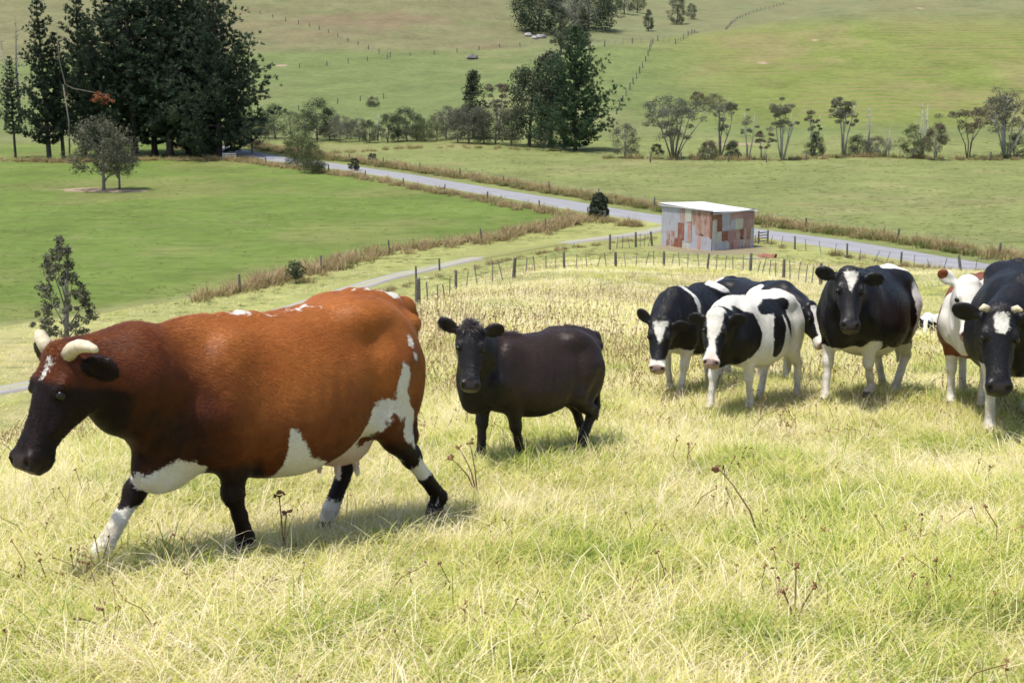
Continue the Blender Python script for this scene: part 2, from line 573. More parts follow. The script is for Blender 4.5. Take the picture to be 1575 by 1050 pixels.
def build_shed():
    fx, fy = 15.4, 104.4
    Lu, Lv = 5.36, 4.85
    base = H1(fx, fy)
    root = empty("tin_shed", (fx, fy, base), math.radians(40))
    set_props(root, "small farm shed patched with rusty and grey corrugated iron sheets", "shed")
    rnd = random.Random(5)
    top = lambda x, y: 2.98 - 0.055 * x + 0.035 * y
    ca, sa = math.cos(math.radians(40)), math.sin(math.radians(40))
    gz = lambda x, y: H1(fx + x * ca - y * sa, fy + x * sa + y * ca) - base
    left = [(0, .32, .38, 1, 'grey'), (.32, .40, .62, 1, 'grey'), (.40, .475, .62, 1, 'pink'), (.47, .60, .68, 1, 'cream'), (.60, .69, .60, 1, 'mixed'), (.68, .84, .40, 1, 'pink'), (.83, .97, .36, 1, 'pink'), (.95, 1, .32, .98, 'rust'),
            (.26, .34, .20, .62, 'grey'), (.33, .46, .22, .62, 'rust'), (.46, .54, .18, .68, 'grey'), (.53, .60, .18, .66, 'red'), (.60, .735, .12, .62, 'grey'),
            (0, .12, 0, .40, 'grey'), (.11, .27, 0, .40, 'mixed'), (.27, .43, 0, .24, 'rust'), (.42, .58, -.01, .20, 'pale'), (.57, .73, -.02, .20, 'grey'), (.72, .80, 0, .38, 'red'), (.79, 1, 0, .36, 'grey')]
    right = [(0, .22, .80, 1, 'rust'), (.21, .43, .78, 1, 'grey'), (.42, .72, .80, 1, 'red'), (.72, 1, .80, 1, 'maroon'), (0.0, .11, .24, .82, 'pale'), (.10, .22, .50, .82, 'rust'), (.22, .53, .50, .80, 'grey'), (.53, .72, .54, .82, 'cream'),
             (.71, 1, .56, .82, 'pink'), (.10, .22, .22, .52, 'cream'), (.21, .37, .25, .52, 'rust'), (.36, .5, .20, .54, 'maroon'), (.5, .67, .25, .56, 'pink'), (.66, .75, .30, .58, 'rust'), (.74, .93, .25, .57, 'pink'), (.92, 1, 0, .57, 'grey'),
             (0, .33, -.01, .27, 'grey'), (.32, .41, 0, .25, 'pale'), (.40, .51, 0, .25, 'maroon'), (.5, .69, 0, .27, 'red'), (.68, .81, 0, .26, 'mixed'), (.80, .93, 0, .27, 'red')]
    for wall, L in ((left, Lu), (right, Lv)):
        for i, (s0, s1, t0, t1, m) in enumerate(wall):
            off = 0.03 + 0.014 * (i % 4)
            if wall is left:        # x = 0 plane, from y = Lu down to 0
                p0 = (-off, Lu * (1 - s0)); ax = (0, -1); out = (-1, 0)
                f = lambda s, t: (lambda y: gz(0, y) - 0.05 + t * (top(0, y) - gz(0, y) + 0.03))(Lu * (1 - s))
            else:
                p0 = (Lv * s0, -off); ax = (1, 0); out = (0, -1)
                f = lambda s, t: (lambda x: gz(x, 0) - 0.05 + t * (top(x, 0) - gz(x, 0) + 0.03))(Lv * s)
            sheet("wall_sheet", TIN[m], p0, ax, L * (s1 - s0), (f(s0, t0) + f(s1, t0)) / 2, f(s0, t1), f(s1, t1), out, ragged=0.06 if t0 <= 0 else 0.008, rnd=rnd, parent=root)
    # the two walls turned away
    sheet("wall_sheet", TIN['grey'], (Lv + 0.03, 0), (0, 1), Lu, gz(Lv, 2) - 0.2, top(Lv, 0), top(Lv, Lu), (1, 0), rnd=rnd, parent=root)
    sheet("wall_sheet", TIN['grey'], (Lv, Lu + 0.03), (-1, 0), Lv, gz(2, Lu) - 0.2, top(Lv, Lu), top(0, Lu), (0, 1), rnd=rnd, parent=root)
    for x in (0.06, Lv / 2, Lv - 0.06):
        for y in (0.06, Lu / 2, Lu - 0.06):
            mb = MB(); mb.box((x, y, 1.2), (0.1, 0.1, 3.4)); obj("frame_post", mb.mesh("frame_post", (DARK_WOOD,)), root)
    # roof sheets, ribs running down the fall
    n = 6
    for i in range(n):
        y0 = -0.22 + (Lu + 0.44) * i / n; y1 = -0.22 + (Lu + 0.44) * (i + 1) / n + 0.05
        V = []; F = []
        ribs = 12
        dz = 0.004 * (i % 2)
        for j in range(ribs + 1):
            y = y0 + (y1 - y0) * j / ribs
            for x in (-0.20, Lv + 0.22):
                V.append((x, y, top(x, y) + 0.07 + dz + (0.016 if j % 2 else -0.016)))
        m = len(V); V += [(x, y, z - 0.012) for x, y, z in V]
        for j in range(ribs):
            a = 2 * j
            F += [(a, a + 1, a + 3, a + 2), (m + a + 2, m + a + 3, m + a + 1, m + a), (a, a + 2, m + a + 2, m + a), (a + 3, a + 1, m + a + 1, m + a + 3)]
        F += [(1, 0, m, m + 1), (2 * ribs, 2 * ribs + 1, m + 2 * ribs + 1, m + 2 * ribs)]
        obj("roof_sheet", mesh_from("roof_sheet", V, F, (ROOF_MAT,)), root)
    fm = simple_mat("fascia_paint", (0.42, 0.42, 0.43), (0.5, 0.5, 0.5))
    mb = MB(); mb.box((Lv / 2, -0.20, top(Lv / 2, -0.2) + 0.015), (Lv + 0.36, 0.025, 0.09)); obj("fascia", mb.mesh("fascia", (fm,)), root)
    mb = MB(); mb.box((-0.185, Lu / 2, top(0, Lu / 2) + 0.015), (0.025, Lu + 0.38, 0.09)); obj("fascia", mb.mesh("fascia", (fm,)), root)
build_shed()

# small timber gate behind the shed's right corner
def build_gate():
    p = at_depth(1173, 110.0)
    root = empty("yard_gate", tuple(p), math.radians(35)); root.scale = (0.7, 0.7, 0.75)
    set_props(root, "weathered timber rail gate beside the tin shed", "gate")
    for x in (-0.75, 0.75):
        mb = MB(); mb.box((x, 0, 0.65), (0.14, 0.14, 1.5)); obj("post", mb.mesh("post", (GREY_WOOD,)), root)
    for z in (0.3, 0.6, 0.9, 1.2):
        mb = MB(); mb.box((0, -0.09, z), (1.5, 0.04, 0.10)); obj("rail", mb.mesh("rail", (GREY_WOOD,)), root)
build_gate()

def build_scrap():
    p = gp(1180, 396)
    root = empty("scrap_iron", (p[0], p[1], p[2]), math.radians(-25))
    V = []; F = []; n = 12
    for j in range(7):
        y = -0.85 + 1.7 * j / 6
        for i in range(n + 1):
            a = math.pi * (0.02 + 0.96 * i / n)
            r = 0.46 + (0.014 if i % 2 else -0.014) + 0.05 * math.sin(j * 1.3 + i * 0.4)
            V.append((math.cos(a) * r * 0.75, y + 0.06 * math.sin(i * 2.1), math.sin(a) * r * 0.9 - 0.06 - 0.05 * (y + 0.85) * math.sin(a)))
    for j in range(6):
        for i in range(n):
            a = j * (n + 1) + i
            F.append((a, a + 1, a + n + 2, a + n + 1))
    me = mesh_from("curved_sheet", V, F, (TIN['rust'],))
    o = obj("curved_sheet", me, root)
    md = o.modifiers.new("solid", 'SOLIDIFY'); md.thickness = 0.02
    set_props(root, "curved red rusty iron sheet lying on grass right of the shed", "scrap metal")
    root.rotation_euler = (0, 0, math.radians(62)); root.scale = (0.85, 0.75, 0.85)
    p = gp(1158, 399)
    mb = MB(); mb.box((0, 0, 0.06), (1.25, 0.28, 0.12), 0.05)
    o = obj("plank", mb.mesh("plank", (simple_mat("bleached_timber", (0.45, 0.42, 0.38), (0.3, 0.28, 0.25), 6),)))
    o.location = p
    set_props(o, "bleached plank lying in the grass near the curved red sheet", "plank")
build_scrap()
# ------------------------------------------------------------------ fences: every post and batten its own part
WIRE = simple_mat("fence_wire", (0.22, 0.22, 0.22), (0.3, 0.3, 0.3), 5, 0.5, 0.4, 0, 0.6)
POST_W = simple_mat("post_timber", (0.10, 0.09, 0.08), (0.17, 0.155, 0.14), 4, 0.9, 0.1, 0.02)
BATTEN_W = simple_mat("batten_timber", (0.22, 0.205, 0.19), (0.14, 0.13, 0.12), 4, 0.9, 0.1)
def _post_mesh(name, r, h, mat):
    mb = MB()
    mb.tube([(0, 0, -0.4), (0, 0, h * 0.6), (0, 0, h)], [r, r * 0.95, r * 0.86], 6)
    return mb.mesh(name, (mat,))
POST_ME = _post_mesh("post", 0.085, 1.0, POST_W)
BATTEN_ME = _post_mesh("batten", 0.028, 0.95, BATTEN_W)

def build_fence(label, pts, post_h=1.05, battens=0, seed=0, step=None, width=1.0, wires=3):
    """pts: ground points of the posts; with step the line is resampled"""
    rnd = random.Random(seed)
    P = np.array([(p[0], p[1]) for p in pts], float)
    if step:
        P = smooth_line(P, step)
    o0 = Vector((P[0][0], P[0][1], H1(*P[0])))
    root = empty("fence", tuple(o0))
    set_props(root, label, "fence", "farm fences")
    tops = []
    def place(name, me, x, y, h, w, tilt):
        o = obj(name, me, root)
        o.location = Vector((x, y, H1(x, y))) - o0
        o.scale = (w, w, h)
        o.rotation_euler = (rnd.gauss(0, tilt), rnd.gauss(0, tilt), rnd.uniform(0, 3))
        return o
    for i, (x, y) in enumerate(P):
        h = post_h * rnd.uniform(0.92, 1.12)
        place("post", POST_ME, x, y, h, width * rnd.uniform(0.85, 1.15), 0.05)
        tops.append((x, y, H1(x, y)))
        if battens and i < len(P) - 1:
            x2, y2 = P[i + 1]
            for b in range(1, battens + 1):
                t = b / (battens + 1) + rnd.uniform(-0.03, 0.03)
                place("batten", BATTEN_ME, x + (x2 - x) * t, y + (y2 - y) * t, post_h * rnd.uniform(0.8, 1.05), width, 0.13)
    if wires:
        mb = MB()
        for wz in np.linspace(0.25, 0.88, wires):
            line = [Vector((x, y, z + wz * post_h)) - o0 for x, y, z in tops]
            mb.tube(line, [0.008] * len(line), 3, False)
        obj("wire", mb.mesh("wire", (WIRE,)), root)
    return root

build_fence("post and batten fence along the brow just above the shed and cows", [gp(643, 474), gp(701, 449), gp(790, 428), gp(868, 416), gp(947, 411), gp(1021, 409), gp(1088, 414), gp(1154, 420), gp(1205, 428), gp(1262, 438), gp(1320, 448), gp(1395, 462)], 0.82, 4, 1, None, 0.8)
build_fence("sparse fence along the brown bank beside the green paddock", [BANK[i] + np.array([0.5, -0.6]) for i in range(int(np.argmax(BANK[:, 0] > -19)), len(BANK), 9)], 1.1, 0, 2, None, 0.9, 2)
def offset_line(L, d):
    L = np.asarray(L); t = np.gradient(L, axis=0); t /= np.hypot(t[:, 0], t[:, 1])[:, None]
    return L + np.stack([-t[:, 1], t[:, 0]], 1) * d
near_road = offset_line(ROAD, -5.0); far_road = offset_line(ROAD, 6.2)
i0 = int(np.argmin(np.hypot(near_road[:, 0] - 19.5, near_road[:, 1] - 112)))
build_fence("batten fence on the near verge of the road right of the shed", near_road[i0:i0 + 24:3], 1.0, 3, 3)
build_fence("fence between the road and the left green paddock", near_road[16:i0 - 8:5], 1.0, 0, 4, None, 1.0, 2)
build_fence("fence on the far verge of the road below the right field", far_road[18:i0 + 26:5], 1.0, 0, 5, None, 1.0, 2)
build_fence("short post fence beside the farm track left of the shed", [gp(938, 384), gp(978, 380), gp(1003, 378)], 1.1, 3, 6)
build_fence("fence along the edge of the track where it dips behind the brown cow", [gp(640, 428), gp(676, 416)], 0.9, 0, 7)
build_fence("low fence at the foot of the trees along the right field", [gp(x, y) for x, y in ((1000, 250), (1047, 247), (1120, 249), (1179, 250), (1239, 247), (1300, 243), (1362, 242), (1440, 243), (1523, 247), (1600, 250))], 1.2, 0, 8, None, 1.3, 2)
build_fence("straight fence running up the right hillside behind the tall pine", [gp(x, y) for x, y in ((948, 176), (958, 156), (971, 134), (984, 112), (995, 90), (1004, 68))], 1.35, 0, 9, 5.0, 1.5, 2)
build_fence("fence following the crest of the right hill", [gp(x, y) for x, y in ((930, 72), (1006, 64), (1060, 55), (1130, 34), (1205, 8))], 1.3, 2, 10, 8.0, 1.5, 2)
build_fence("fence descending the brown hillside at upper left", [gp(x, y) for x, y in ((326, 3), (400, 22), (470, 40), (520, 58), (600, 88))], 1.35, 0, 11, 7.0, 1.6, 2)
build_fence("fence along the foot of the brown hill at upper left", [gp(x, y) for x, y in ((415, 108), (500, 102), (600, 90), (700, 82), (800, 72))], 1.3, 0, 12, 8.0, 1.6, 2)
build_fence("fence crossing the far green meadow beyond the shrubs", [gp(x, y) for x, y in ((400, 180), (450, 172), (520, 160), (590, 152))], 1.2, 0, 13, 6.0, 1.4, 2)

# white rail gate by the pine grove
def white_gate():
    p = gp(353, 246)
    root = empty("white_gate", tuple(p))
    set_props(root, "small white rail gate in front of the pine grove", "gate")
    m = simple_mat("white_paint", (0.7, 0.7, 0.68), (0.55, 0.55, 0.52), 6)
    for x in (-0.95, 0.95):
        mb = MB(); mb.box((x, 0, 0.45), (0.12, 0.12, 1.1)); obj("post", mb.mesh("post", (m,)), root)
    for z in (0.35, 0.62, 0.9):
        mb = MB(); mb.box((0, -0.09, z), (1.9, 0.05, 0.13)); obj("rail", mb.mesh("rail", (m,)), root)
white_gate()
def uv_sphere(nu, nv):
    vs = [(0, 0, 1)]
    for j in range(1, nv):
        a = math.pi * j / nv
        for i in range(nu):
            b = 2 * math.pi * i / nu
            vs.append((math.sin(a) * math.cos(b), math.sin(a) * math.sin(b), math.cos(a)))
    vs.append((0, 0, -1))
    fs = [(0, 1 + i, 1 + (i + 1) % nu) for i in range(nu)]
    for j in range(nv - 2):
        for i in range(nu):
            a = 1 + j * nu; fs.append((a + i, a + nu + i, a + nu + (i + 1) % nu, a + (i + 1) % nu))
    a = 1 + (nv - 2) * nu; L = len(vs) - 1
    fs += [(a + i, L, a + (i + 1) % nu) for i in range(nu)]
    return vs, fs

# ------------------------------------------------------------------ trees and shrubs
def mat_leaf(name, c1, c2, c3, rough=0.7, trans=0.25):
    k = NT(name)
    a = k.attr("shade").outputs["Fac"]
    oi = k.n("ObjectInfo").outputs["Random"]
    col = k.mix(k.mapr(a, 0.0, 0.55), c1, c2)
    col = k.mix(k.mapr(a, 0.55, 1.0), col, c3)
    vm = k.n("VectorMath", operation='SCALE'); k.l(col, vm.inputs[0]); k.l(k.mapr(oi, 0, 1, 0.82, 1.2), vm.inputs[3])
    d = k.n("BsdfPrincipled"); k.l(vm.outputs[0], d.inputs["Base Color"]); d.inputs["Roughness"].default_value = rough; d.inputs["Specular IOR Level"].default_value = 0.2
    t = k.n("BsdfTranslucent"); k.l(vm.outputs[0], t.inputs[0])
    mx = k.n("MixShader"); mx.inputs[0].default_value = trans
    k.l(d.outputs[0], mx.inputs[1]); k.l(t.outputs[0], mx.inputs[2]); k.l(mx.outputs[0], k.out.inputs[0])
    return k.m
LEAF = {
    'pine': mat_leaf("pine_needles", (0.026, 0.042, 0.028), (0.042, 0.062, 0.038), (0.068, 0.096, 0.052), 0.75, 0.15),
    'pinelite': mat_leaf("pine_needles_fresh", (0.028, 0.054, 0.030), (0.044, 0.078, 0.040), (0.072, 0.112, 0.052), 0.75, 0.18),
    'dark': mat_leaf("evergreen_leaf", (0.042, 0.054, 0.032), (0.068, 0.082, 0.048), (0.105, 0.122, 0.072)),
    'green': mat_leaf("green_leaf", (0.058, 0.072, 0.030), (0.088, 0.105, 0.044), (0.130, 0.148, 0.064)),
    'olive': mat_leaf("olive_leaf", (0.085, 0.088, 0.058), (0.125, 0.126, 0.082), (0.175, 0.174, 0.115)),
    'grey': mat_leaf("grey_leaf", (0.090, 0.094, 0.066), (0.132, 0.134, 0.096), (0.185, 0.184, 0.134)),
    'brown': mat_leaf("brown_leaf", (0.105, 0.090, 0.060), (0.145, 0.124, 0.082), (0.190, 0.164, 0.108)),
    'pale': mat_leaf("willow_leaf", (0.085, 0.098, 0.060), (0.115, 0.130, 0.080), (0.155, 0.170, 0.108)),
    'dead': mat_leaf("dead_needles", (0.20, 0.075, 0.035), (0.26, 0.10, 0.05), (0.32, 0.14, 0.07)),
}
BARK = {
    'pine': simple_mat("pine_bark", (0.060, 0.050, 0.042), (0.10, 0.085, 0.07), 3, 0.95, 0.05, 0.03),
    'grey': simple_mat("grey_bark", (0.26, 0.245, 0.22), (0.17, 0.16, 0.145), 3, 0.95, 0.05, 0.03),
    'white': simple_mat("bleached_bark", (0.42, 0.40, 0.37), (0.27, 0.26, 0.24), 3, 0.95, 0.05, 0.03),
    'brown': simple_mat("brown_bark", (0.13, 0.11, 0.09), (0.20, 0.175, 0.15), 3, 0.95, 0.05, 0.03),
}
def unit(rng, n):
    v = rng.normal(size=(n, 3)); return v / np.linalg.norm(v, axis=1)[:, None]

def leaves(rng, centers, radii, per, size, aspect=0.5, squash=1.0, shade=None, up=0.3):
    """small leaf faces (two crossed halves folded) spread through each clump"""
    C = np.repeat(np.asarray(centers, float), per, 0); R = np.repeat(np.asarray(radii, float), per)
    n = len(C)
    d = unit(rng, n) * (rng.uniform(0.15, 1.0, n) ** 0.5)[:, None] * R[:, None]
    d[:, 2] *= squash
    P = C + d
    nrm = unit(rng, n) + d / np.maximum(R, 0.01)[:, None] * 0.8 + np.array([0, 0, up])
    nrm /= np.linalg.norm(nrm, axis=1)[:, None]
    t = np.cross(nrm, unit(rng, n)); t /= np.maximum(np.linalg.norm(t, axis=1), 1e-6)[:, None]
    b = np.cross(nrm, t)
    s = size * rng.uniform(0.6, 1.4, n)[:, None]
    V = np.stack([P - t * s, P + b * s * aspect + nrm * s * 0.12, P + t * s, P - b * s * aspect + nrm * s * 0.12], 1).reshape(-1, 3)
    F = np.arange(4 * n).reshape(n, 4)
    sh = np.repeat(np.asarray(shade if shade is not None else rng.uniform(0, 1, len(centers)), float), per)
    sh = np.clip(sh * 0.65 + rng.uniform(0, 0.45, n), 0, 1)
    return V, F, np.repeat(sh, 4)

def needles(rng, centers, radii, dirs, per, shade):
    """tufts of thin needle sprays pointing out and up along the branch"""
    C = np.repeat(np.asarray(centers, float), per, 0); R = np.repeat(np.asarray(radii, float), per); D = np.repeat(np.asarray(dirs, float), per, 0)
    n = len(C)
    d = D + unit(rng, n) * 0.95; d /= np.linalg.norm(d, axis=1)[:, None]
    P = C + unit(rng, n) * (R * rng.uniform(0, 0.45, n))[:, None]
    L = (R * rng.uniform(0.7, 1.3, n))[:, None]
    sd = np.cross(d, unit(rng, n)); sd /= np.maximum(np.linalg.norm(sd, axis=1), 1e-6)[:, None]
    w = L * rng.uniform(0.10, 0.17, n)[:, None]
    V = np.stack([P, P + d * L * 0.5 - sd * w, P + d * L, P + d * L * 0.5 + sd * w], 1).reshape(-1, 3)
    sh = np.clip(np.repeat(np.asarray(shade, float), per) * 0.65 + rng.uniform(0, 0.45, n), 0, 1)
    return V, np.arange(4 * n).reshape(n, 4), np.repeat(sh, 4)

def join(parts):
    V = []; F = []; S = []; o = 0
    for v, f, s in parts:
        V.append(v); F.append(f + o); S.append(s); o += len(v)
    return np.concatenate(V), np.concatenate(F), np.concatenate(S)

def tree_mesh_pair(crown, trunk_mb, leaf, bark):
    cm = tm = None
    if crown is not None:
        V, F, S = crown
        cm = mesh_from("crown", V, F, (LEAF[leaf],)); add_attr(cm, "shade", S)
    if trunk_mb is not None:
        tm = trunk_mb.mesh("trunk", (BARK[bark],), True)
    return cm, tm

def gen_pine(seed, h, r, bare=0.12, tuft=0.55, dens=1.0, ragged=0.25, leaf='pine', round_top=0.0):
    rng = np.random.default_rng(seed)
    mb = MB()
    lean = rng.normal(0, 0.012, 2) * h
    tp = lambda t: np.array([lean[0] * t * t, lean[1] * t * t, h * t])
    mb.tube([tp(t) for t in (-0.02, 0.03, 0.3, 0.6, 0.85, 0.98)], [0.020 * h, 0.0165 * h, 0.0125 * h, 0.008 * h, 0.004 * h, 0.001 * h], 7)
    cs = []; rs = []; sh = []; ds = []
    t = bare
    while t < 0.985:
        prof = (1 - (t - bare) / (1 - bare)) ** (0.80 - round_top) * min(1.0, 0.70 + 1.6 * (t - bare))
        nb = rng.integers(4, 7)
        a0 = rng.uniform(0, 6.28)
        for b in range(nb):
            L = r * prof * rng.uniform(1 - ragged * 1.6, 1 + ragged) + 0.25
            a = a0 + 6.283 * b / nb + rng.normal(0, 0.25)
            p0 = tp(t)
            rise = rng.uniform(0.05, 0.35) + 0.5 * t
            pts = []
            for q in (0, 0.35, 0.7, 1.0):
                pts.append(p0 + np.array([math.cos(a) * L * q, math.sin(a) * L * q, L * (rise * q * 0.6 + 0.42 * q ** 2.4 - 0.10 * q)]))
            mb.tube(pts, [0.045 * L ** 0.5 + 0.01, 0.03 * L ** 0.5, 0.02, 0.008], 4, False)
            m = max(3, int(L * 2.5 * dens))
            for q in np.linspace(0.22, 1.0, m):
                i = min(int(q * 3), 2)
                c = pts[0] * 0
                qq = [0, 0.35, 0.7, 1.0]
                for j in range(3):
                    if qq[j] <= q <= qq[j + 1] + 1e-6:
                        w = (q - qq[j]) / (qq[j + 1] - qq[j]); c = pts[j] * (1 - w) + pts[j + 1] * w
                if rng.uniform() < 0.10: continue
                side = rng.normal(0, 0.10 * L * (0.35 + q), 3); side[2] *= 0.28
                cs.append(c + side); ds.append((math.cos(a) * 0.8, math.sin(a) * 0.8, 0.55 + 0.4 * q)); rs.append(tuft * rng.uniform(0.65, 1.25) * (0.75 + 0.35 * (1 - t)))
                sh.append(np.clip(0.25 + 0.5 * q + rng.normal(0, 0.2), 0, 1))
        t += rng.uniform(0.034, 0.056) * (14 / h) ** 0.35
    cs.append(tp(1.0)); rs.append(tuft * 0.6); sh.append(0.8); ds.append((0, 0, 1.5))
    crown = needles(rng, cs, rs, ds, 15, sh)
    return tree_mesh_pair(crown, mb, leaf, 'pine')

def gen_broad(seed, h, w, trunk=0.18, leaf='dark', bark='brown', shape='round', dens=1.0, lsize=None, gap=0.25, stems=1):
    """rounded, conical or spreading tree of leafy clumps"""
    rng = np.random.default_rng(seed)
    mb = MB()
    n = int(64 * dens)
    cs = []; rs = []; sh = []
    zb = trunk * h
    lsize = lsize or max(0.06, 0.0138 * h)
    for i in range(n):
        u = rng.uniform(0, 1); a = rng.uniform(0, 6.283)
        if shape == 'cone':
            t = u ** 1.25; prof = (1 - t) ** 0.75 * (0.55 + 0.45 * min(1, t * 5)) + 0.05
        elif shape == 'shrub':
            t = u ** 1.1; prof = math.sqrt(max(0.05, 1 - t ** 2.2))
        else:
            t = u; prof = math.sqrt(max(0.06, 1 - (2 * t - 0.85) ** 2 / 1.35))
        prof *= 1 + 0.30 * math.sin(a * 2 + seed) * 0.6 + rng.normal(0, 0.10)
        rr = w / 2 * prof * math.sqrt(rng.uniform(0.25, 1.0))
        c = np.array([math.cos(a) * rr, math.sin(a) * rr, zb + (h - zb) * (0.04 + 0.90 * t)])
        cs.append(c); rs.append((0.11 * w + 0.05 * h) * rng.uniform(0.6, 1.25) * (0.8 if shape == 'cone' else 1.1) * (1 - gap * 0.45))
        sh.append(np.clip(rng.normal(0.45, 0.28), 0, 1))
    tops = sorted(range(len(cs)), key=lambda i: -cs[i][2])
    for s in range(stems):
        off = rng.normal(0, 0.04 * w, 2) if stems > 1 else (0, 0)
        tip = np.array([rng.normal(0, 0.06 * w), rng.normal(0, 0.06 * w), h * 0.86])
        b0 = np.array([off[0], off[1], -0.25])
        mb.tube([b0, b0 * 0.7 + tip * 0.3 + np.array([0, 0, 0.1]), b0 * 0.35 + tip * 0.65, tip], [0.026 * h / stems ** 0.4, 0.019 * h / stems ** 0.4, 0.011 * h, 0.003 * h], 7)
        for i in rng.choice(len(cs), size=min(len(cs), 12), replace=False):
            z0 = max(0.12 * h, cs[i][2] * rng.uniform(0.35, 0.7))
            f = z0 / (h * 0.86); q = b0 * (1 - f) + tip * f
            mb.tube([q, q * 0.5 + cs[i] * 0.5 + np.array([0, 0, 0.02 * h]), cs[i]], [0.009 * h, 0.006 * h, 0.002 * h], 4, False)
    crown = leaves(rng, cs, rs, int(96 * (1 - 0.3 * gap)), lsize, 0.55, 0.85, sh)
    return tree_mesh_pair(crown, mb, leaf, bark)

def gen_kanuka(seed, h, w, stems=5, leafy=1.0, leaf='olive', bark='grey', low=0.55, spread=0.6):
    """slender bare stems fanning out to flat-topped clumps"""
    rng = np.random.default_rng(seed)
    mb = MB(); cs = []; rs = []; sh = []
    for s in range(stems):
        a = 6.283 * s / stems + rng.normal(0, 0.4)
        rad = w / 2 * (rng.uniform(0.25, 1.0) if stems > 1 else 0.1)
        hh = h * rng.uniform(0.80, 1.0) * (1 - 0.18 * (rad / (w / 2 + 1e-6)) ** 2)
        tip = np.array([math.cos(a) * rad, math.sin(a) * rad, hh])
        b0 = np.array([math.cos(a), math.sin(a), 0]) * 0.03 * w + np.array([0, 0, -0.2])
        k1 = b0 + (tip - b0) * np.array([spread * 0.55, spread * 0.55, 0.38]) + rng.normal(0, 0.02 * h, 3)
        k2 = b0 + (tip - b0) * np.array([0.72, 0.72, 0.72]) + rng.normal(0, 0.025 * h, 3)
        r0 = 0.016 * h * (1.3 if stems < 3 else 0.9)
        mb.tube([b0, k1, k2, tip], [r0, r0 * 0.75, r0 * 0.5, r0 * 0.15], 5)
        nb = rng.integers(4, 8)
        for b in range(nb):
            f = rng.uniform(low * 0.8, 0.97)
            q = k1 + (k2 - k1) * np.clip((f - 0.38) / 0.34, 0, 1) if f < 0.72 else k2 + (tip - k2) * (f - 0.72) / 0.28
            e = q + np.array([rng.normal(0, 0.15 * w), rng.normal(0, 0.15 * w), abs(rng.normal(0.06, 0.06)) * h])
            mb.tube([q, (q + e) / 2 + np.array([0, 0, 0.01 * h]), e], [r0 * 0.4, r0 * 0.25, r0 * 0.08], 4, False)
            if rng.uniform() < leafy and e[2] > low * h * 0.75:
                cs.append(e); rs.append(rng.uniform(0.07, 0.13) * (0.6 * w + 0.4 * h) * 0.9); sh.append(np.clip(rng.normal(0.45, 0.25), 0, 1))
            else:
                for q2 in range(4):
                    e2 = e + rng.normal(0, 0.06 * h, 3) * np.array([1, 1, 0.6]) + np.array([0, 0, 0.04 * h])
                    mb.tube([e, e2], [r0 * 0.10, r0 * 0.04], 3, False)
        if rng.uniform() < leafy:
            for q2 in range(3):
                cs.append(tip + rng.normal(0, 0.07 * w, 3) * np.array([1, 1, 0.3])); rs.append(rng.uniform(0.09, 0.14) * (0.6 * w + 0.4 * h)); sh.append(np.clip(rng.normal(0.5, 0.25), 0, 1))
    crown = None
    if cs:
        crown = leaves(rng, cs, rs, 150, max(0.06, 0.0105 * h), 0.55, 0.60, sh, up=0.7)
    return tree_mesh_pair(crown, mb, leaf, bark)

def gen_dead(seed, h, w, stems=1, twigs=26, bark='white'):
    rng = np.random.default_rng(seed)
    mb = MB()
    for s in range(stems):
        tip = np.array([rng.normal(0, 0.10 * w), rng.normal(0, 0.1 * w), h * rng.uniform(0.85, 1)])
        b0 = np.array([rng.normal(0, 0.12 * w) * (stems > 1), 0, -0.2])
        mid = (b0 + tip) / 2 + rng.normal(0, 0.03 * h, 3)
        mb.tube([b0, mid, tip], [0.018 * h, 0.011 * h, 0.003 * h], 6)
        for i in range(twigs // stems):
            f = rng.uniform(0.25, 0.98); q = b0 + (tip - b0) * f
            a = rng.uniform(0, 6.283); L = w / 2 * rng.uniform(0.4, 1.0) * (1.1 - 0.5 * f)
            e = q + np.array([math.cos(a) * L, math.sin(a) * L, L * rng.uniform(0.0, 0.6)])
            m = (q + e) / 2 + rng.normal(0, 0.06 * L, 3)
            mb.tube([q, m, e], [0.005 * h, 0.003 * h, 0.001 * h], 4, False)
            for j in range(3):
                e2 = m + (e - m) * rng.uniform(0.2, 1) + rng.normal(0, 0.22 * L, 3)
                mb.tube([m + (e - m) * rng.uniform(0.1, 0.6), e2], [0.002 * h, 0.0008 * h], 3, False)
    return tree_mesh_pair(None, mb, None, bark)

def plant(name, pair, p, label, category, group=None, rz=0.0, s=(1, 1, 1)):
    root = empty(name, tuple(p), rz)
    root.scale = s
    set_props(root, label, category, group)
    if pair[1] is not None: obj("trunk", pair[1], root)
    if pair[0] is not None: obj("crown", pair[0], root)
    return root
def px_h(p, hp):
    """metres that hp photo pixels span at point p"""
    return hp * (p[1] * _cp - p[2] * _sp) / FPX

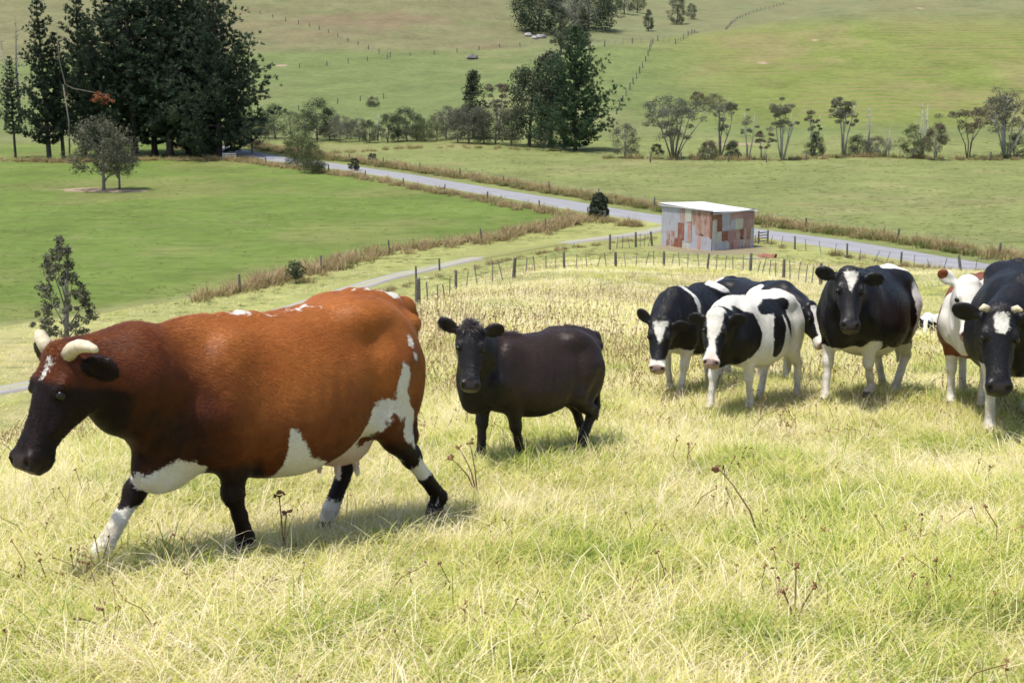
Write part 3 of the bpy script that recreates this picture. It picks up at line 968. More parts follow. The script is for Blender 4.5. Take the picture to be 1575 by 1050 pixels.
# --- the dark pine grove at the left
PINES = [gen_pine(101, 26, 5.8, 0.05, 0.50, 2.3, 0.34), gen_pine(102, 26, 4.8, 0.10, 0.48, 2.3, 0.42), gen_pine(103, 26, 8.4, 0.03, 0.52, 2.3, 0.32), gen_pine(104, 26, 4.6, 0.24, 0.48, 2.2, 0.45)]
PG = "pines of the dark grove"
grove = [  # px, py of the foot, height in px, variant, turn, width factor, label
    (24, 243, 152, 3, 0.3, 0.85, "short pine with bare lower trunk at the left end of the grove"),
    (76, 247, 250, 1, 1.2, 0.95, "slim spire-topped pine, second from the left end of the grove"),
    (98, 246, 190, 3, 2.6, 1.0, "pine with thin open crown, third from the left of the grove"),
    (130, 240, 262, 1, 4.1, 0.9, "tall narrow pine behind the snapped grey branch, fourth from the left"),
    (150, 243, 215, 0, 5.0, 0.9, "pine just right of the snapped grey branch in the grove"),
    (182, 236, 285, 0, 0.9, 1.0, "tall pine above the two olive trees, sixth from the left"),
    (208, 240, 300, 3, 3.3, 1.25, "pine with visible bare trunk near the middle of the grove"),
    (238, 238, 300, 0, 2.2, 1.0, "tallest pine near the middle of the grove, eighth from the left"),
    (262, 241, 285, 1, 0.1, 1.2, "pine right of the grove's middle, ninth from the left"),
    (290, 236, 300, 2, 1.5, 0.9, "tall broad pine, third from the right end of the grove"),
    (312, 239, 285, 2, 3.9, 0.95, "tall pine, second from the right end of the grove"),
    (338, 243, 262, 2, 5.6, 1.12, "broad drooping pine at the right end of the grove"),
]
for px, py, hp, v, rz, wf, lab in grove:
    p = gp(px, py); hh = px_h(p, hp); s = hh / 26.0
    plant("pine_tree", PINES[v], p, lab, "pine tree", PG, rz, (s * wf, s * wf, s))
p = gp(885, 232); hh = px_h(p, 186); s = hh / 26.0
plant("pine_tree", gen_pine(120, 26, 9.6, 0.04, 0.54, 2.4, 0.36, 'pinelite'), p, "lone broad conical pine standing beyond the road near picture centre", "pine tree", None, 0.6, (s, s, s))
p = gp(455, 436); hh = px_h(p, 30)
plant("pine_sapling", gen_pine(121, hh, hh * 0.36, 0.25, 0.14, 3.2, 0.2, 'pinelite'), p, "tiny pine sapling on the brown bank of the green paddock", "sapling")

# snapped grey branch with dead needles hanging in the grove
def snapped_branch():
    p = gp(122, 246)
    w = px_h(p, 1.0)
    root = empty("snapped_pine", tuple(p + Vector((0, -4.5, 0))))
    set_props(root, "dead grey pine snapped over with an orange-brown needle tip", "dead tree")
    mb = MB()
    mb.tube([(0, 0, 0), (0.3, 0, 60 * w), (-0.2, 0, 115 * w)], [0.15, 0.12, 0.10], 6)
    mb.tube([(-0.6, 0, 205 * w), (-0.5, 0, 150 * w), (0.1, 0, 115 * w), (1.2, 0, 109 * w), (5.2, 0.2, 101 * w), (6.4, 0.2, 100 * w)], [0.03, 0.08, 0.10, 0.08, 0.05, 0.02], 6)
    obj("trunk", mb.mesh("trunk", (BARK['brown'],), True), root)
    rng = np.random.default_rng(5)
    V, F, S = leaves(rng, [(5.4 + rng.normal(0, 0.7), rng.normal(0, 0.4), 100 * w + rng.normal(-0.2, 0.5)) for _ in range(16)], [0.5] * 16, 18, 0.26, 0.25, 0.7)
    me = mesh_from("dead_needles", V, F, (LEAF['dead'],)); add_attr(me, "shade", S)
    obj("dead_needles", me, root)
snapped_branch()
for px, py, hp, sd, lab in ((8, 200, 150, 201, "bare grey dead trunk at the far left edge behind the grove"), (32, 190, 165, 202, "bare grey dead pole rising left of the spire-topped pine")):
    p = gp(px, py); hh = px_h(p, hp)
    plant("dead_tree", gen_dead(sd, hh, hh * 0.16, 1, 24, 'grey'), p, lab, "dead tree", "dead bare trees")

# --- broad trees, shrubs and kanuka; px, py foot, height px, width px
def broad(px, py, hp, wp, label, name="shrub", cat="shrub", group=None, **k):
    p = gp(px, py); hh = px_h(p, hp); ww = px_h(p, wp)
    return plant(name, gen_broad(int(px * 7 + py), hh, ww, **k), p, label, cat, group, (px * 0.37) % 6.28)
def kanuka(px, py, hp, wp, label, **k):
    p = gp(px, py); hh = px_h(p, hp); ww = px_h(p, wp)
    return plant("kanuka_tree", gen_kanuka(int(px * 3 + py), hh, ww, **k), p, label, "tree", "slender grey-stemmed trees along the right field", (px * 0.61) % 6.28)
def deadt(px, py, hp, wp, label, **k):
    p = gp(px, py); hh = px_h(p, hp); ww = px_h(p, wp)
    return plant("dead_tree", gen_dead(int(px * 5 + py), hh, ww, **k), p, label, "dead tree", "dead bare trees", (px * 0.61) % 6.28)

broad(160, 294, 112, 92, "olive-grey tree on a clay mound in the green paddock", "olive_tree", "tree", trunk=0.24, leaf='olive', bark='grey', dens=1.3, gap=0.5)
broad(184, 292, 82, 62, "smaller olive tree right of the one on the clay mound", "olive_tree", "tree", trunk=0.30, leaf='olive', bark='grey', dens=1.0, gap=0.5)
broad(102, 541, 186, 120, "feathery dark evergreen tree above the brown cow's head", "evergreen_tree", "tree", trunk=0.10, leaf='olive', bark='grey', shape='cone', dens=1.7, lsize=0.075, gap=1.3)
broad(181, 527, 22, 22, "tiny dark bush in the paddock behind the brown cow's neck", leaf='dark', trunk=0.02, shape='shrub', dens=0.5)
broad(388, 238, 60, 48, "pale olive shrub by the white gate right of the grove", leaf='olive', bark='grey', trunk=0.25, gap=0.4)
broad(424, 214, 52, 50, "dark bushy tree just right of the pine grove", leaf='dark', trunk=0.08)
broad(488, 217, 64, 58, "round dark green tree above the road's far end", "round_tree", "tree", leaf='dark', trunk=0.10)
broad(458, 256, 54, 44, "olive bush hiding the far end of the road", leaf='green', trunk=0.04, shape='shrub', dens=1.5, gap=0.0)
broad(481, 266, 48, 50, "yellowish green bush in front of the road's far end", leaf='green', trunk=0.04, shape='shrub', dens=1.6, gap=0.0)
broad(545, 264, 20, 17, "small lone bush on the road verge", leaf='dark', trunk=0.15, dens=0.5)
broad(573, 250, 14, 16, "tiny bush on the verge right of the lone one", leaf='olive', trunk=0.1, dens=0.4)
broad(448, 212, 40, 34, "small pale bush between two dark trees beyond the road", leaf='olive', trunk=0.1, dens=0.7)
broad(523, 219, 42, 40, "grey-green low tree right of the round dark tree", leaf='grey', bark='grey', trunk=0.22, gap=0.4)
broad(553, 218, 36, 34, "grey shrub beyond the field, left of the bare stems", leaf='grey', bark='grey', trunk=0.2, gap=0.5)
deadt(580, 217, 48, 18, "pair of thin bare stems among the shrubs beyond the road", stems=2, twigs=18)
broad(596, 219, 44, 34, "dull green shrub right of the thin bare stems", leaf='dark', trunk=0.1, gap=0.3)
broad(626, 218, 52, 42, "rounded dark green tree in the hedge left of centre", leaf='dark', trunk=0.08)
broad(654, 218, 36, 40, "low green shrub right of the rounded dark tree", leaf='green', trunk=0.06, shape='shrub')
broad(686, 214, 50, 44, "open grey-green tree left of the conical dark tree", leaf='grey', bark='grey', trunk=0.25, gap=0.55)
broad(729, 214, 106, 50, "conical dark evergreen left of the lone pine", "evergreen_tree", "tree", leaf='dark', trunk=0.08, shape='cone', dens=1.2, gap=0.1)
broad(722, 221, 62, 52, "grey-green bushy tree in front of the conical evergreen", leaf='grey', bark='grey', trunk=0.1, gap=0.3)
broad(762, 222, 66, 62, "dull grey-green thicket tree left of the lone pine", leaf='olive', bark='grey', trunk=0.08, gap=0.3)
kanuka(768, 215, 90, 34, "flat-topped slender tree behind the thicket left of the pine", stems=3, leafy=0.9, leaf='brown')
broad(814, 225, 122, 78, "large rounded dark green tree next to the lone pine", "round_tree", "tree", leaf='dark', trunk=0.08, dens=1.4, gap=0.2)
broad(846, 226, 144, 50, "tall narrow tree with a visible trunk just left of the pine", "narrow_tree", "tree", leaf='dark', trunk=0.30, dens=1.1, gap=0.3)
broad(961, 243, 52, 44, "grey shrub just right of the lone pine's foot", leaf='grey', bark='grey', trunk=0.1, gap=0.4)
kanuka(1036, 244, 94, 104, "widest spreading grey-stemmed tree right of the lone pine", stems=10, leafy=0.95, leaf='grey', bark='grey', low=0.45)
broad(1009, 238, 16, 22, "small dark shrub left of the widest spreading tree", leaf='dark', trunk=0.02, shape='shrub', dens=0.4)
broad(1089, 245, 28, 36, "round brownish olive bush beyond the shed", leaf='brown', trunk=0.02, shape='shrub', dens=1.0, gap=0.0)
broad(1126, 245, 28, 27, "round dark green bush right of the brownish one", leaf='dark', trunk=0.02, shape='shrub', dens=1.0, gap=0.0)
kanuka(1108, 240, 92, 44, "thin sparse tree behind the two round bushes", stems=4, leafy=0.4, leaf='grey', bark='grey')
kanuka(1150, 246, 76, 34, "leaning thin grey tree right of the dark round bush", stems=3, leafy=0.4, leaf='grey', bark='white')
kanuka(1172, 246, 44, 34, "short flat-topped tree with pale stems", stems=5, leafy=0.9, leaf='brown', bark='white')
kanuka(1203, 247, 92, 54, "tall pale-stemmed tree with scattered tufts above the shed's right", stems=6, leafy=0.65, leaf='olive', bark='white')
kanuka(1249, 240, 78, 28, "thin tufted tree rising behind the dark bush", stems=3, leafy=0.7, leaf='olive', bark='white')
broad(1253, 240, 34, 28, "dark glossy bush between two tall pale-stemmed trees", leaf='dark', trunk=0.04, shape='shrub', gap=0.0)
kanuka(1297, 240, 96, 54, "tall tree with dense flat crown and white trunk", stems=5, leafy=0.9, leaf='olive', bark='white', low=0.62)
broad(1319, 240, 32, 42, "low dark bush right of the dense flat-crowned tree", leaf='dark', trunk=0.02, shape='shrub', gap=0.0)
deadt(1334, 240, 74, 26, "bare grey tree behind the low dark bush", stems=2, twigs=30)
broad(1350, 241, 30, 44, "grey leafless-looking scrub right of the low dark bush", leaf='grey', bark='white', trunk=0.05, gap=0.6)
deadt(1367, 242, 54, 24, "thin bare stem left of the twin olive bushes", stems=1, twigs=20)
deadt(1418, 242, 82, 28, "group of bleached bare poles behind the olive bushes", stems=4, twigs=28)
broad(1404, 244, 52, 40, "olive bush left of the reddish one at right", leaf='green', bark='grey', trunk=0.05)
broad(1437, 247, 58, 36, "reddish-brown topped bush beside the olive bush", leaf='brown', bark='grey', trunk=0.22, gap=0.3)
kanuka(1489, 244, 86, 66, "umbrella-shaped tree with single dark trunk near right edge", stems=4, leafy=1.0, leaf='brown', bark='brown', low=0.62, spread=0.2)
kanuka(1546, 243, 98, 96, "wide tree with many white fanning stems at right edge", stems=11, leafy=0.75, leaf='olive', bark='white', low=0.6)
broad(1560, 241, 36, 40, "dark shrub at the foot of the white-stemmed tree", leaf='dark', trunk=0.02, shape='shrub', gap=0.1)
for px, py, hp, wp, lf, lab in ((1072, 160, 18, 26, 'brown', "leftmost brownish scrub bush partway up the right hillside"), (1098, 162, 16, 40, 'brown', "middle brownish scrub bush partway up the right hillside"), (1122, 168, 10, 26, 'olive', "rightmost low scrub bush partway up the right hillside"), (574, 164, 16, 22, 'olive', "small scrub tree by the fence in the far meadow")):
    broad(px, py, hp, wp, lab, leaf=lf, trunk=0.05, shape='shrub', dens=0.8, gap=0.3)
broad(921, 336, 38, 26, "dark pointed bush beside the road left of the shed", leaf='dark', trunk=0.04, shape='shrub', dens=1.2, lsize=0.16, gap=0.0)
for px, py, hp, wp, lf, lab in ((408, 212, 34, 34, 'olive', "pale scrub between the grove and the first dark bush"), (470, 214, 44, 30, 'green', "light green bush left of the round dark tree"), (507, 216, 46, 34, 'dark', "dark bush touching the round dark tree's right side"),
        (540, 214, 30, 30, 'olive', "low olive bush left of the grey shrub beyond the road"), (568, 220, 34, 30, 'dark', "dark low bush left of the two bare stems"), (612, 217, 40, 30, 'green', "mid green bush left of the rounded dark hedge tree"),
        (641, 216, 40, 34, 'dark', "dark bush filling the gap right of the rounded hedge tree"), (672, 216, 40, 36, 'olive', "olive scrub left of the open grey-green tree"), (704, 220, 52, 34, 'grey', "grey scrub left of the conical evergreen"),
        (744, 222, 50, 40, 'dark', "dark bush at the right foot of the conical evergreen"), (786, 224, 56, 40, 'olive', "olive bush left of the large rounded tree"), (838, 228, 40, 34, 'dark', "low dark bush under the tall narrow tree"), (866, 230, 60, 44, 'pinelite', "dark green bush at the pine's left foot")):
    broad(px, py, hp, wp, lab, leaf=lf, bark='grey', trunk=0.06, gap=0.15)
# far trees at the top
broad(828, 50, 84, 80, "dark far macrocarpa at the left of the upper clump", "far_tree", "tree", leaf='pine', trunk=0.02, dens=2.4, gap=0.0)
broad(905, 46, 80, 84, "dark far tree behind the bare branching one at top", "far_tree", "tree", leaf='pine', trunk=0.02, dens=2.4, gap=0.0)
broad(936, 24, 40, 34, "left one of three dark trees in a row at top", "far_tree", "tree", leaf='pine', trunk=0.12, dens=0.8, gap=0.1)
broad(960, 22, 44, 34, "middle one of three dark trees in a row at top", "far_tree", "tree", leaf='pine', trunk=0.12, dens=0.8, gap=0.1)
broad(980, 20, 40, 28, "right one of three dark trees in a row at top", "far_tree", "tree", leaf='pine', trunk=0.05, dens=0.8, gap=0.1)
deadt(878, 62, 78, 120, "large bare grey branching tree before the far dark clump", stems=2, twigs=70, bark='grey')
broad(863, 84, 74, 32, "pale green willow in front of the far bare tree", "willow_tree", "tree", leaf='pale', trunk=0.1, shape='cone', gap=0.3)
broad(896, 78, 66, 30, "second pale willow just right of the first", "willow_tree", "tree", leaf='pale', trunk=0.1, shape='cone', gap=0.3)
broad(997, 48, 36, 22, "small pale poplar on the far crest, left one", "poplar_tree", "tree", leaf='pale', trunk=0.05, shape='cone', gap=0.2)
broad(1041, 38, 44, 24, "larger pale poplar on the far crest, middle one", "poplar_tree", "tree", leaf='pale', trunk=0.05, gap=0.2)
broad(1063, 30, 24, 18, "smallest pale poplar on the far crest, right one", "poplar_tree", "tree", leaf='pale', trunk=0.05, gap=0.2)

# --- boulders, a trough and bare clay slips
def rock(px, py, s, label, seed, mat, name="boulder", cat="boulder"):
    rng = np.random.default_rng(seed)
    vs, fs = uv_sphere(9, 6)
    vs = np.array(vs) * (np.array([1.2, 0.8, 0.6]) * s)
    vs = vs * (1 + rng.uniform(-0.22, 0.22, (len(vs), 1)))
    o = obj(name, mesh_from(name, vs, fs, (mat,)))
    o.location = gp(px, py) + Vector((0, 0, 0.2 * s)); o.rotation_euler = (0, 0, seed)
    return set_props(o, label, cat, "pale rocks on the far hillside" if name == "boulder" else None)
ROCK = simple_mat("pale_rock", (0.34, 0.32, 0.31), (0.22, 0.21, 0.21), 1.2, 0.9, 0.1, 0.1)
rock(813, 56, 1.5, "left pale boulder of the heap below the far dark trees", 1, ROCK)
rock(822, 60, 1.3, "front pale boulder of the heap below the far dark trees", 2, ROCK)
rock(831, 59, 1.6, "right pale boulder of the heap below the far dark trees", 3, ROCK)
rock(727, 91, 1.6, "dark grey boulder in the far green meadow", 4, simple_mat("dark_rock", (0.10, 0.095, 0.10), (0.16, 0.15, 0.15), 1, 0.9), "meadow_boulder")
CLAY = simple_mat("bare_clay", (0.24, 0.18, 0.12), (0.31, 0.24, 0.17), 0.7, 0.95, 0.05)
def slip(px, py, wx, wy, seed):
    c = gp(px, py); rng = np.random.default_rng(seed)
    n = 18; V = [(c[0], c[1], c[2] + 0.12)]; 
    for ring in (0.55, 1.0):
        for i in range(n):
            a = 6.283 * i / n; k = ring * rng.uniform(0.8, 1.2)
            x = c[0] + math.cos(a) * wx * k; y = c[1] + math.sin(a) * wy * k
            V.append((x, y, H1(x, y) + (0.10 if ring < 1 else -0.05)))
    F = [(0, 1 + i, 1 + (i + 1) % n) for i in range(n)] + [(1 + i, 1 + n + i, 1 + n + (i + 1) % n, 1 + (i + 1) % n) for i in range(n)]
    set_props(obj("bare_earth", mesh_from("bare_earth", V, F, (CLAY,), True)), None, None, None, "structure")
for a in ((433, 101, 2.0, 2.2, 1), (1173, 97, 1.3, 1.6, 2), (1253, 62, 1.0, 1.2, 3), (1415, 13, 1.2, 1.2, 4), (1130, 222, 5.0, 2.0, 5), (135, 292, 3.6, 2.6, 6), (185, 294, 3.4, 2.0, 7)):
    slip(*a)
# ------------------------------------------------------------------ cattle
class Vol:
    """signed-distance volume; shapes are blended together and then skinned as one continuous surface"""
    def __init__(self, lo, hi, h):
        self.h = h
        self.lo = np.array(lo, float)
        self.n = np.ceil((np.array(hi, float) - self.lo) / h).astype(int) + 1
        self.f = np.full(self.n, 1.0, np.float32)
    def _sub(self, lo, hi, pad):
        a = np.clip(np.floor((np.array(lo) - pad - self.lo) / self.h).astype(int), 0, self.n)
        b = np.clip(np.ceil((np.array(hi) + pad - self.lo) / self.h).astype(int) + 1, 0, self.n)
        if np.any(b <= a): return None
        ax = [(self.lo[i] + self.h * np.arange(a[i], b[i])).astype(np.float32) for i in range(3)]
        sl = tuple(slice(a[i], b[i]) for i in range(3))
        return sl, ax[0][:, None, None], ax[1][None, :, None], ax[2][None, None, :]
    def blend(self, sl, d, k, sub=False):
        a = self.f[sl]
        if sub:
            d = -d
            hh = np.clip(0.5 - 0.5 * (a - d) / k, 0, 1)
            self.f[sl] = a * (1 - hh) + d * hh + k * hh * (1 - hh)
        else:
            hh = np.clip(0.5 + 0.5 * (a - d) / k, 0, 1)
            self.f[sl] = a * (1 - hh) + d * hh - k * hh * (1 - hh)
    def cone(self, p, q, r1, r2, k=0.03, flat=None):
        """tapered limb from p to q"""
        p = np.array(p, float); q = np.array(q, float)
        r = max(r1, r2)
        S = self._sub(np.minimum(p, q) - r, np.maximum(p, q) + r, k + 3 * self.h)
        if S is None: return
        sl, X, Y, Z = S
        d = q - p; L2 = float(d @ d) + 1e-9
        t = np.clip(((X - p[0]) * d[0] + (Y - p[1]) * d[1] + (Z - p[2]) * d[2]) / L2, 0, 1)
        dist = np.sqrt((X - p[0] - t * d[0]) ** 2 + (Y - p[1] - t * d[1]) ** 2 + (Z - p[2] - t * d[2]) ** 2) - (r1 + (r2 - r1) * t)
        self.blend(sl, dist.astype(np.float32), k)
    def chain(self, pts, radii, k=0.03):
        for i in range(len(pts) - 1):
            self.cone(pts[i], pts[i + 1], radii[i], radii[i + 1], k)
    def ell(self, c, r, k=0.05, R=None, sub=False):
        """ellipsoid; R columns are its axes"""
        c = np.array(c, float); r = np.array(r, float)
        rm = r.max()
        S = self._sub(c - rm, c + rm, k + 3 * self.h)
        if S is None: return
        sl, X, Y, Z = S
        if R is None:
            u, v, w = X - c[0], Y - c[1], Z - c[2]
        else:
            R = np.array(R, float)
            u, v, w = [(X - c[0]) * R[0, i] + (Y - c[1]) * R[1, i] + (Z - c[2]) * R[2, i] for i in range(3)]
        k0 = np.sqrt((u / r[0]) ** 2 + (v / r[1]) ** 2 + (w / r[2]) ** 2)
        k1 = np.sqrt((u / r[0] ** 2) ** 2 + (v / r[1] ** 2) ** 2 + (w / r[2] ** 2) ** 2) + 1e-6
        self.blend(sl, (k0 * (k0 - 1) / k1).astype(np.float32), k, sub)
    def loft(self, o, R, tab, k=0.04, egg=0.0, p=2.0):
        """body swept along axis R[:,0]; tab rows: t, top, bottom, half width; R columns = forward, left, up"""
        o = np.array(o, float); R = np.array(R, float); tab = np.array(tab, float)
        cor = []
        for t, a, b, w in tab:
            for zz in (a, b):
                for ww in (-w, w):
                    cor.append(o + R @ np.array([t, ww, zz]))
        cor = np.array(cor)
        S = self._sub(cor.min(0), cor.max(0), k + 4 * self.h)
        if S is None: return
        sl, X, Y, Z = S
        X = X - o[0]; Y = Y - o[1]; Z = Z - o[2]
        u = X * R[0, 0] + Y * R[1, 0] + Z * R[2, 0]
        v = X * R[0, 1] + Y * R[1, 1] + Z * R[2, 1]
        w = X * R[0, 2] + Y * R[1, 2] + Z * R[2, 2]
        uf = np.broadcast_to(u, self.f[sl].shape)
        tt = np.linspace(tab[0, 0], tab[-1, 0], 160)
        # smooth the profile
        def prof(c):
            y = np.interp(tt, tab[:, 0], tab[:, c])
            for _ in range(5):
                y2 = y.copy(); y2[3:-3] = (y[:-6] + y[1:-5] + y[2:-4] + y[3:-3] + y[4:-2] + y[5:-1] + y[6:]) / 7; y = y2
            return y
        top, bot, wid = prof(1), prof(2), prof(3)
        uc = np.clip(uf, tt[0], tt[-1])
        T = np.interp(uc, tt, top); B = np.interp(uc, tt, bot); W = np.interp(uc, tt, wid)
        zc = (T + B) / 2; hh = np.maximum((T - B) / 2, 1e-3)
        e = (w - zc) / hh
        Wn = np.maximum(W * (1 - egg * np.clip(e, -1, 1)), 1e-3)
        k0 = (np.abs(v / Wn) ** p + np.abs(e) ** p) ** (1 / p)
        d = (k0 - 1) * np.minimum(Wn, hh)
        over = np.abs(uf - uc)
        d = np.where(over > 0, np.sqrt(np.maximum(d, 0) ** 2 + over ** 2), d)
        self.blend(sl, d.astype(np.float32), k)
    def skin(self):
        f = self.f; h = self.h
        inside = f < 0
        nx, ny, nz = f.shape
        # cells crossed by the surface
        s = np.zeros((nx - 1, ny - 1, nz - 1), np.int8)
        for dx in (0, 1):
            for dy in (0, 1):
                for dz in (0, 1):
                    s += inside[dx:nx - 1 + dx, dy:ny - 1 + dy, dz:nz - 1 + dz]
        act = (s > 0) & (s < 8)
        idx = np.full(act.shape, -1, np.int64)
        cells = np.argwhere(act)
        idx[act] = np.arange(len(cells))
        acc = np.zeros((len(cells), 3)); cnt = np.zeros(len(cells))
        cx, cy, cz = cells.T
        corners = [(a, b, c) for a in (0, 1) for b in (0, 1) for c in (0, 1)]
        for a in corners:
            for ax in range(3):
                if a[ax]: continue
                b = list(a); b[ax] = 1
                fa = f[cx + a[0], cy + a[1], cz + a[2]]; fb = f[cx + b[0], cy + b[1], cz + b[2]]
                m = (fa < 0) != (fb < 0)
                t = np.where(m, fa / np.where(m, fa - fb, 1), 0)
                p = np.tile(np.array(a, float), (len(cells), 1)); p[:, ax] += t
                acc += p * m[:, None]; cnt += m
        V = self.lo + h * (cells + acc / np.maximum(cnt, 1)[:, None])
        quads = []
        for ax in range(3):
            o1, o2 = (ax + 1) % 3, (ax + 2) % 3
            A = inside[tuple(slice(0, -1) if i == ax else slice(None) for i in range(3))]
            Bq = inside[tuple(slice(1, None) if i == ax else slice(None) for i in range(3))]
            e = np.argwhere(A != Bq)
            e = e[(e[:, o1] > 0) & (e[:, o2] > 0) & (e[:, o1] < f.shape[o1] - 1) & (e[:, o2] < f.shape[o2] - 1)]
            q = []
            for d1, d2 in ((-1, -1), (0, -1), (0, 0), (-1, 0)):
                c = e.copy(); c[:, o1] += d1; c[:, o2] += d2
                q.append(idx[c[:, 0], c[:, 1], c[:, 2]])
            q = np.stack(q, 1)
            flip = A[e[:, 0], e[:, 1], e[:, 2]]
            q[~flip] = q[~flip][:, ::-1]
            quads.append(q)
        Q = np.concatenate(quads)
        Q = Q[(Q >= 0).all(1)]
        # keep the largest connected piece's neighbourhood smooth: Taubin passes
        ed = np.concatenate([Q[:, [0, 1]], Q[:, [1, 2]], Q[:, [2, 3]], Q[:, [3, 0]]])
        deg = np.bincount(ed.ravel(), minlength=len(V)).astype(float)
        for lam in (0.5, -0.52, 0.5, -0.52, 0.4):
            S = np.zeros_like(V)
            for c in range(3):
                S[:, c] = np.bincount(ed[:, 0], V[ed[:, 1], c], len(V)) + np.bincount(ed[:, 1], V[ed[:, 0], c], len(V))
            V = V + lam * (S / np.maximum(deg, 1)[:, None] - V)
        return V, Q

def vec(*a):
    return np.array(a, float)

def ik(a, b, l1, l2, pole):
    """joint between a and b with bone lengths l1, l2 bent towards pole"""
    a, b, pole = map(lambda q: np.array(q, float), (a, b, pole))
    d = b - a; L = np.linalg.norm(d); u = d / L
    if L >= (l1 + l2) * 0.995:
        return a + d * l1 / (l1 + l2)
    x = (L * L + l1 * l1 - l2 * l2) / (2 * L)
    hgt = math.sqrt(max(l1 * l1 - x * x, 0))
    n = pole - u * (pole @ u); n /= np.linalg.norm(n)
    return a + u * x + n * hgt

def frame(yaw, pitch, roll=0.0):
    """columns forward, left, up; pitch > 0 lowers the nose"""
    R = Matrix.Rotation(yaw, 3, 'Z') @ Matrix.Rotation(pitch, 3, 'Y') @ Matrix.Rotation(roll, 3, 'X')
    return np.array(R)

BODY = [(-0.93, 1.265, 1.12, 0.05), (-0.88, 1.33, 0.98, 0.14), (-0.78, 1.385, 0.86, 0.205), (-0.62, 1.405, 0.74, 0.255), (-0.45, 1.405, 0.63, 0.30), (-0.25, 1.385, 0.545, 0.355),
        (0.0, 1.365, 0.505, 0.385), (0.22, 1.360, 0.515, 0.37), (0.42, 1.370, 0.555, 0.315), (0.58, 1.360, 0.59, 0.265), (0.72, 1.295, 0.63, 0.215), (0.84, 1.20, 0.70, 0.16), (0.92, 1.10, 0.80, 0.08)]
HEAD = [(-0.03, 0.010, -0.09, 0.06), (0.02, 0.045, -0.145, 0.098), (0.08, 0.056, -0.215, 0.116), (0.15, 0.050, -0.235, 0.112), (0.22, 0.034, -0.215, 0.096), (0.30, 0.018, -0.170, 0.076),
        (0.38, 0.010, -0.140, 0.068), (0.45, 0.008, -0.132, 0.074), (0.50, 0.000, -0.135, 0.078), (0.535, -0.016, -0.122, 0.066)]

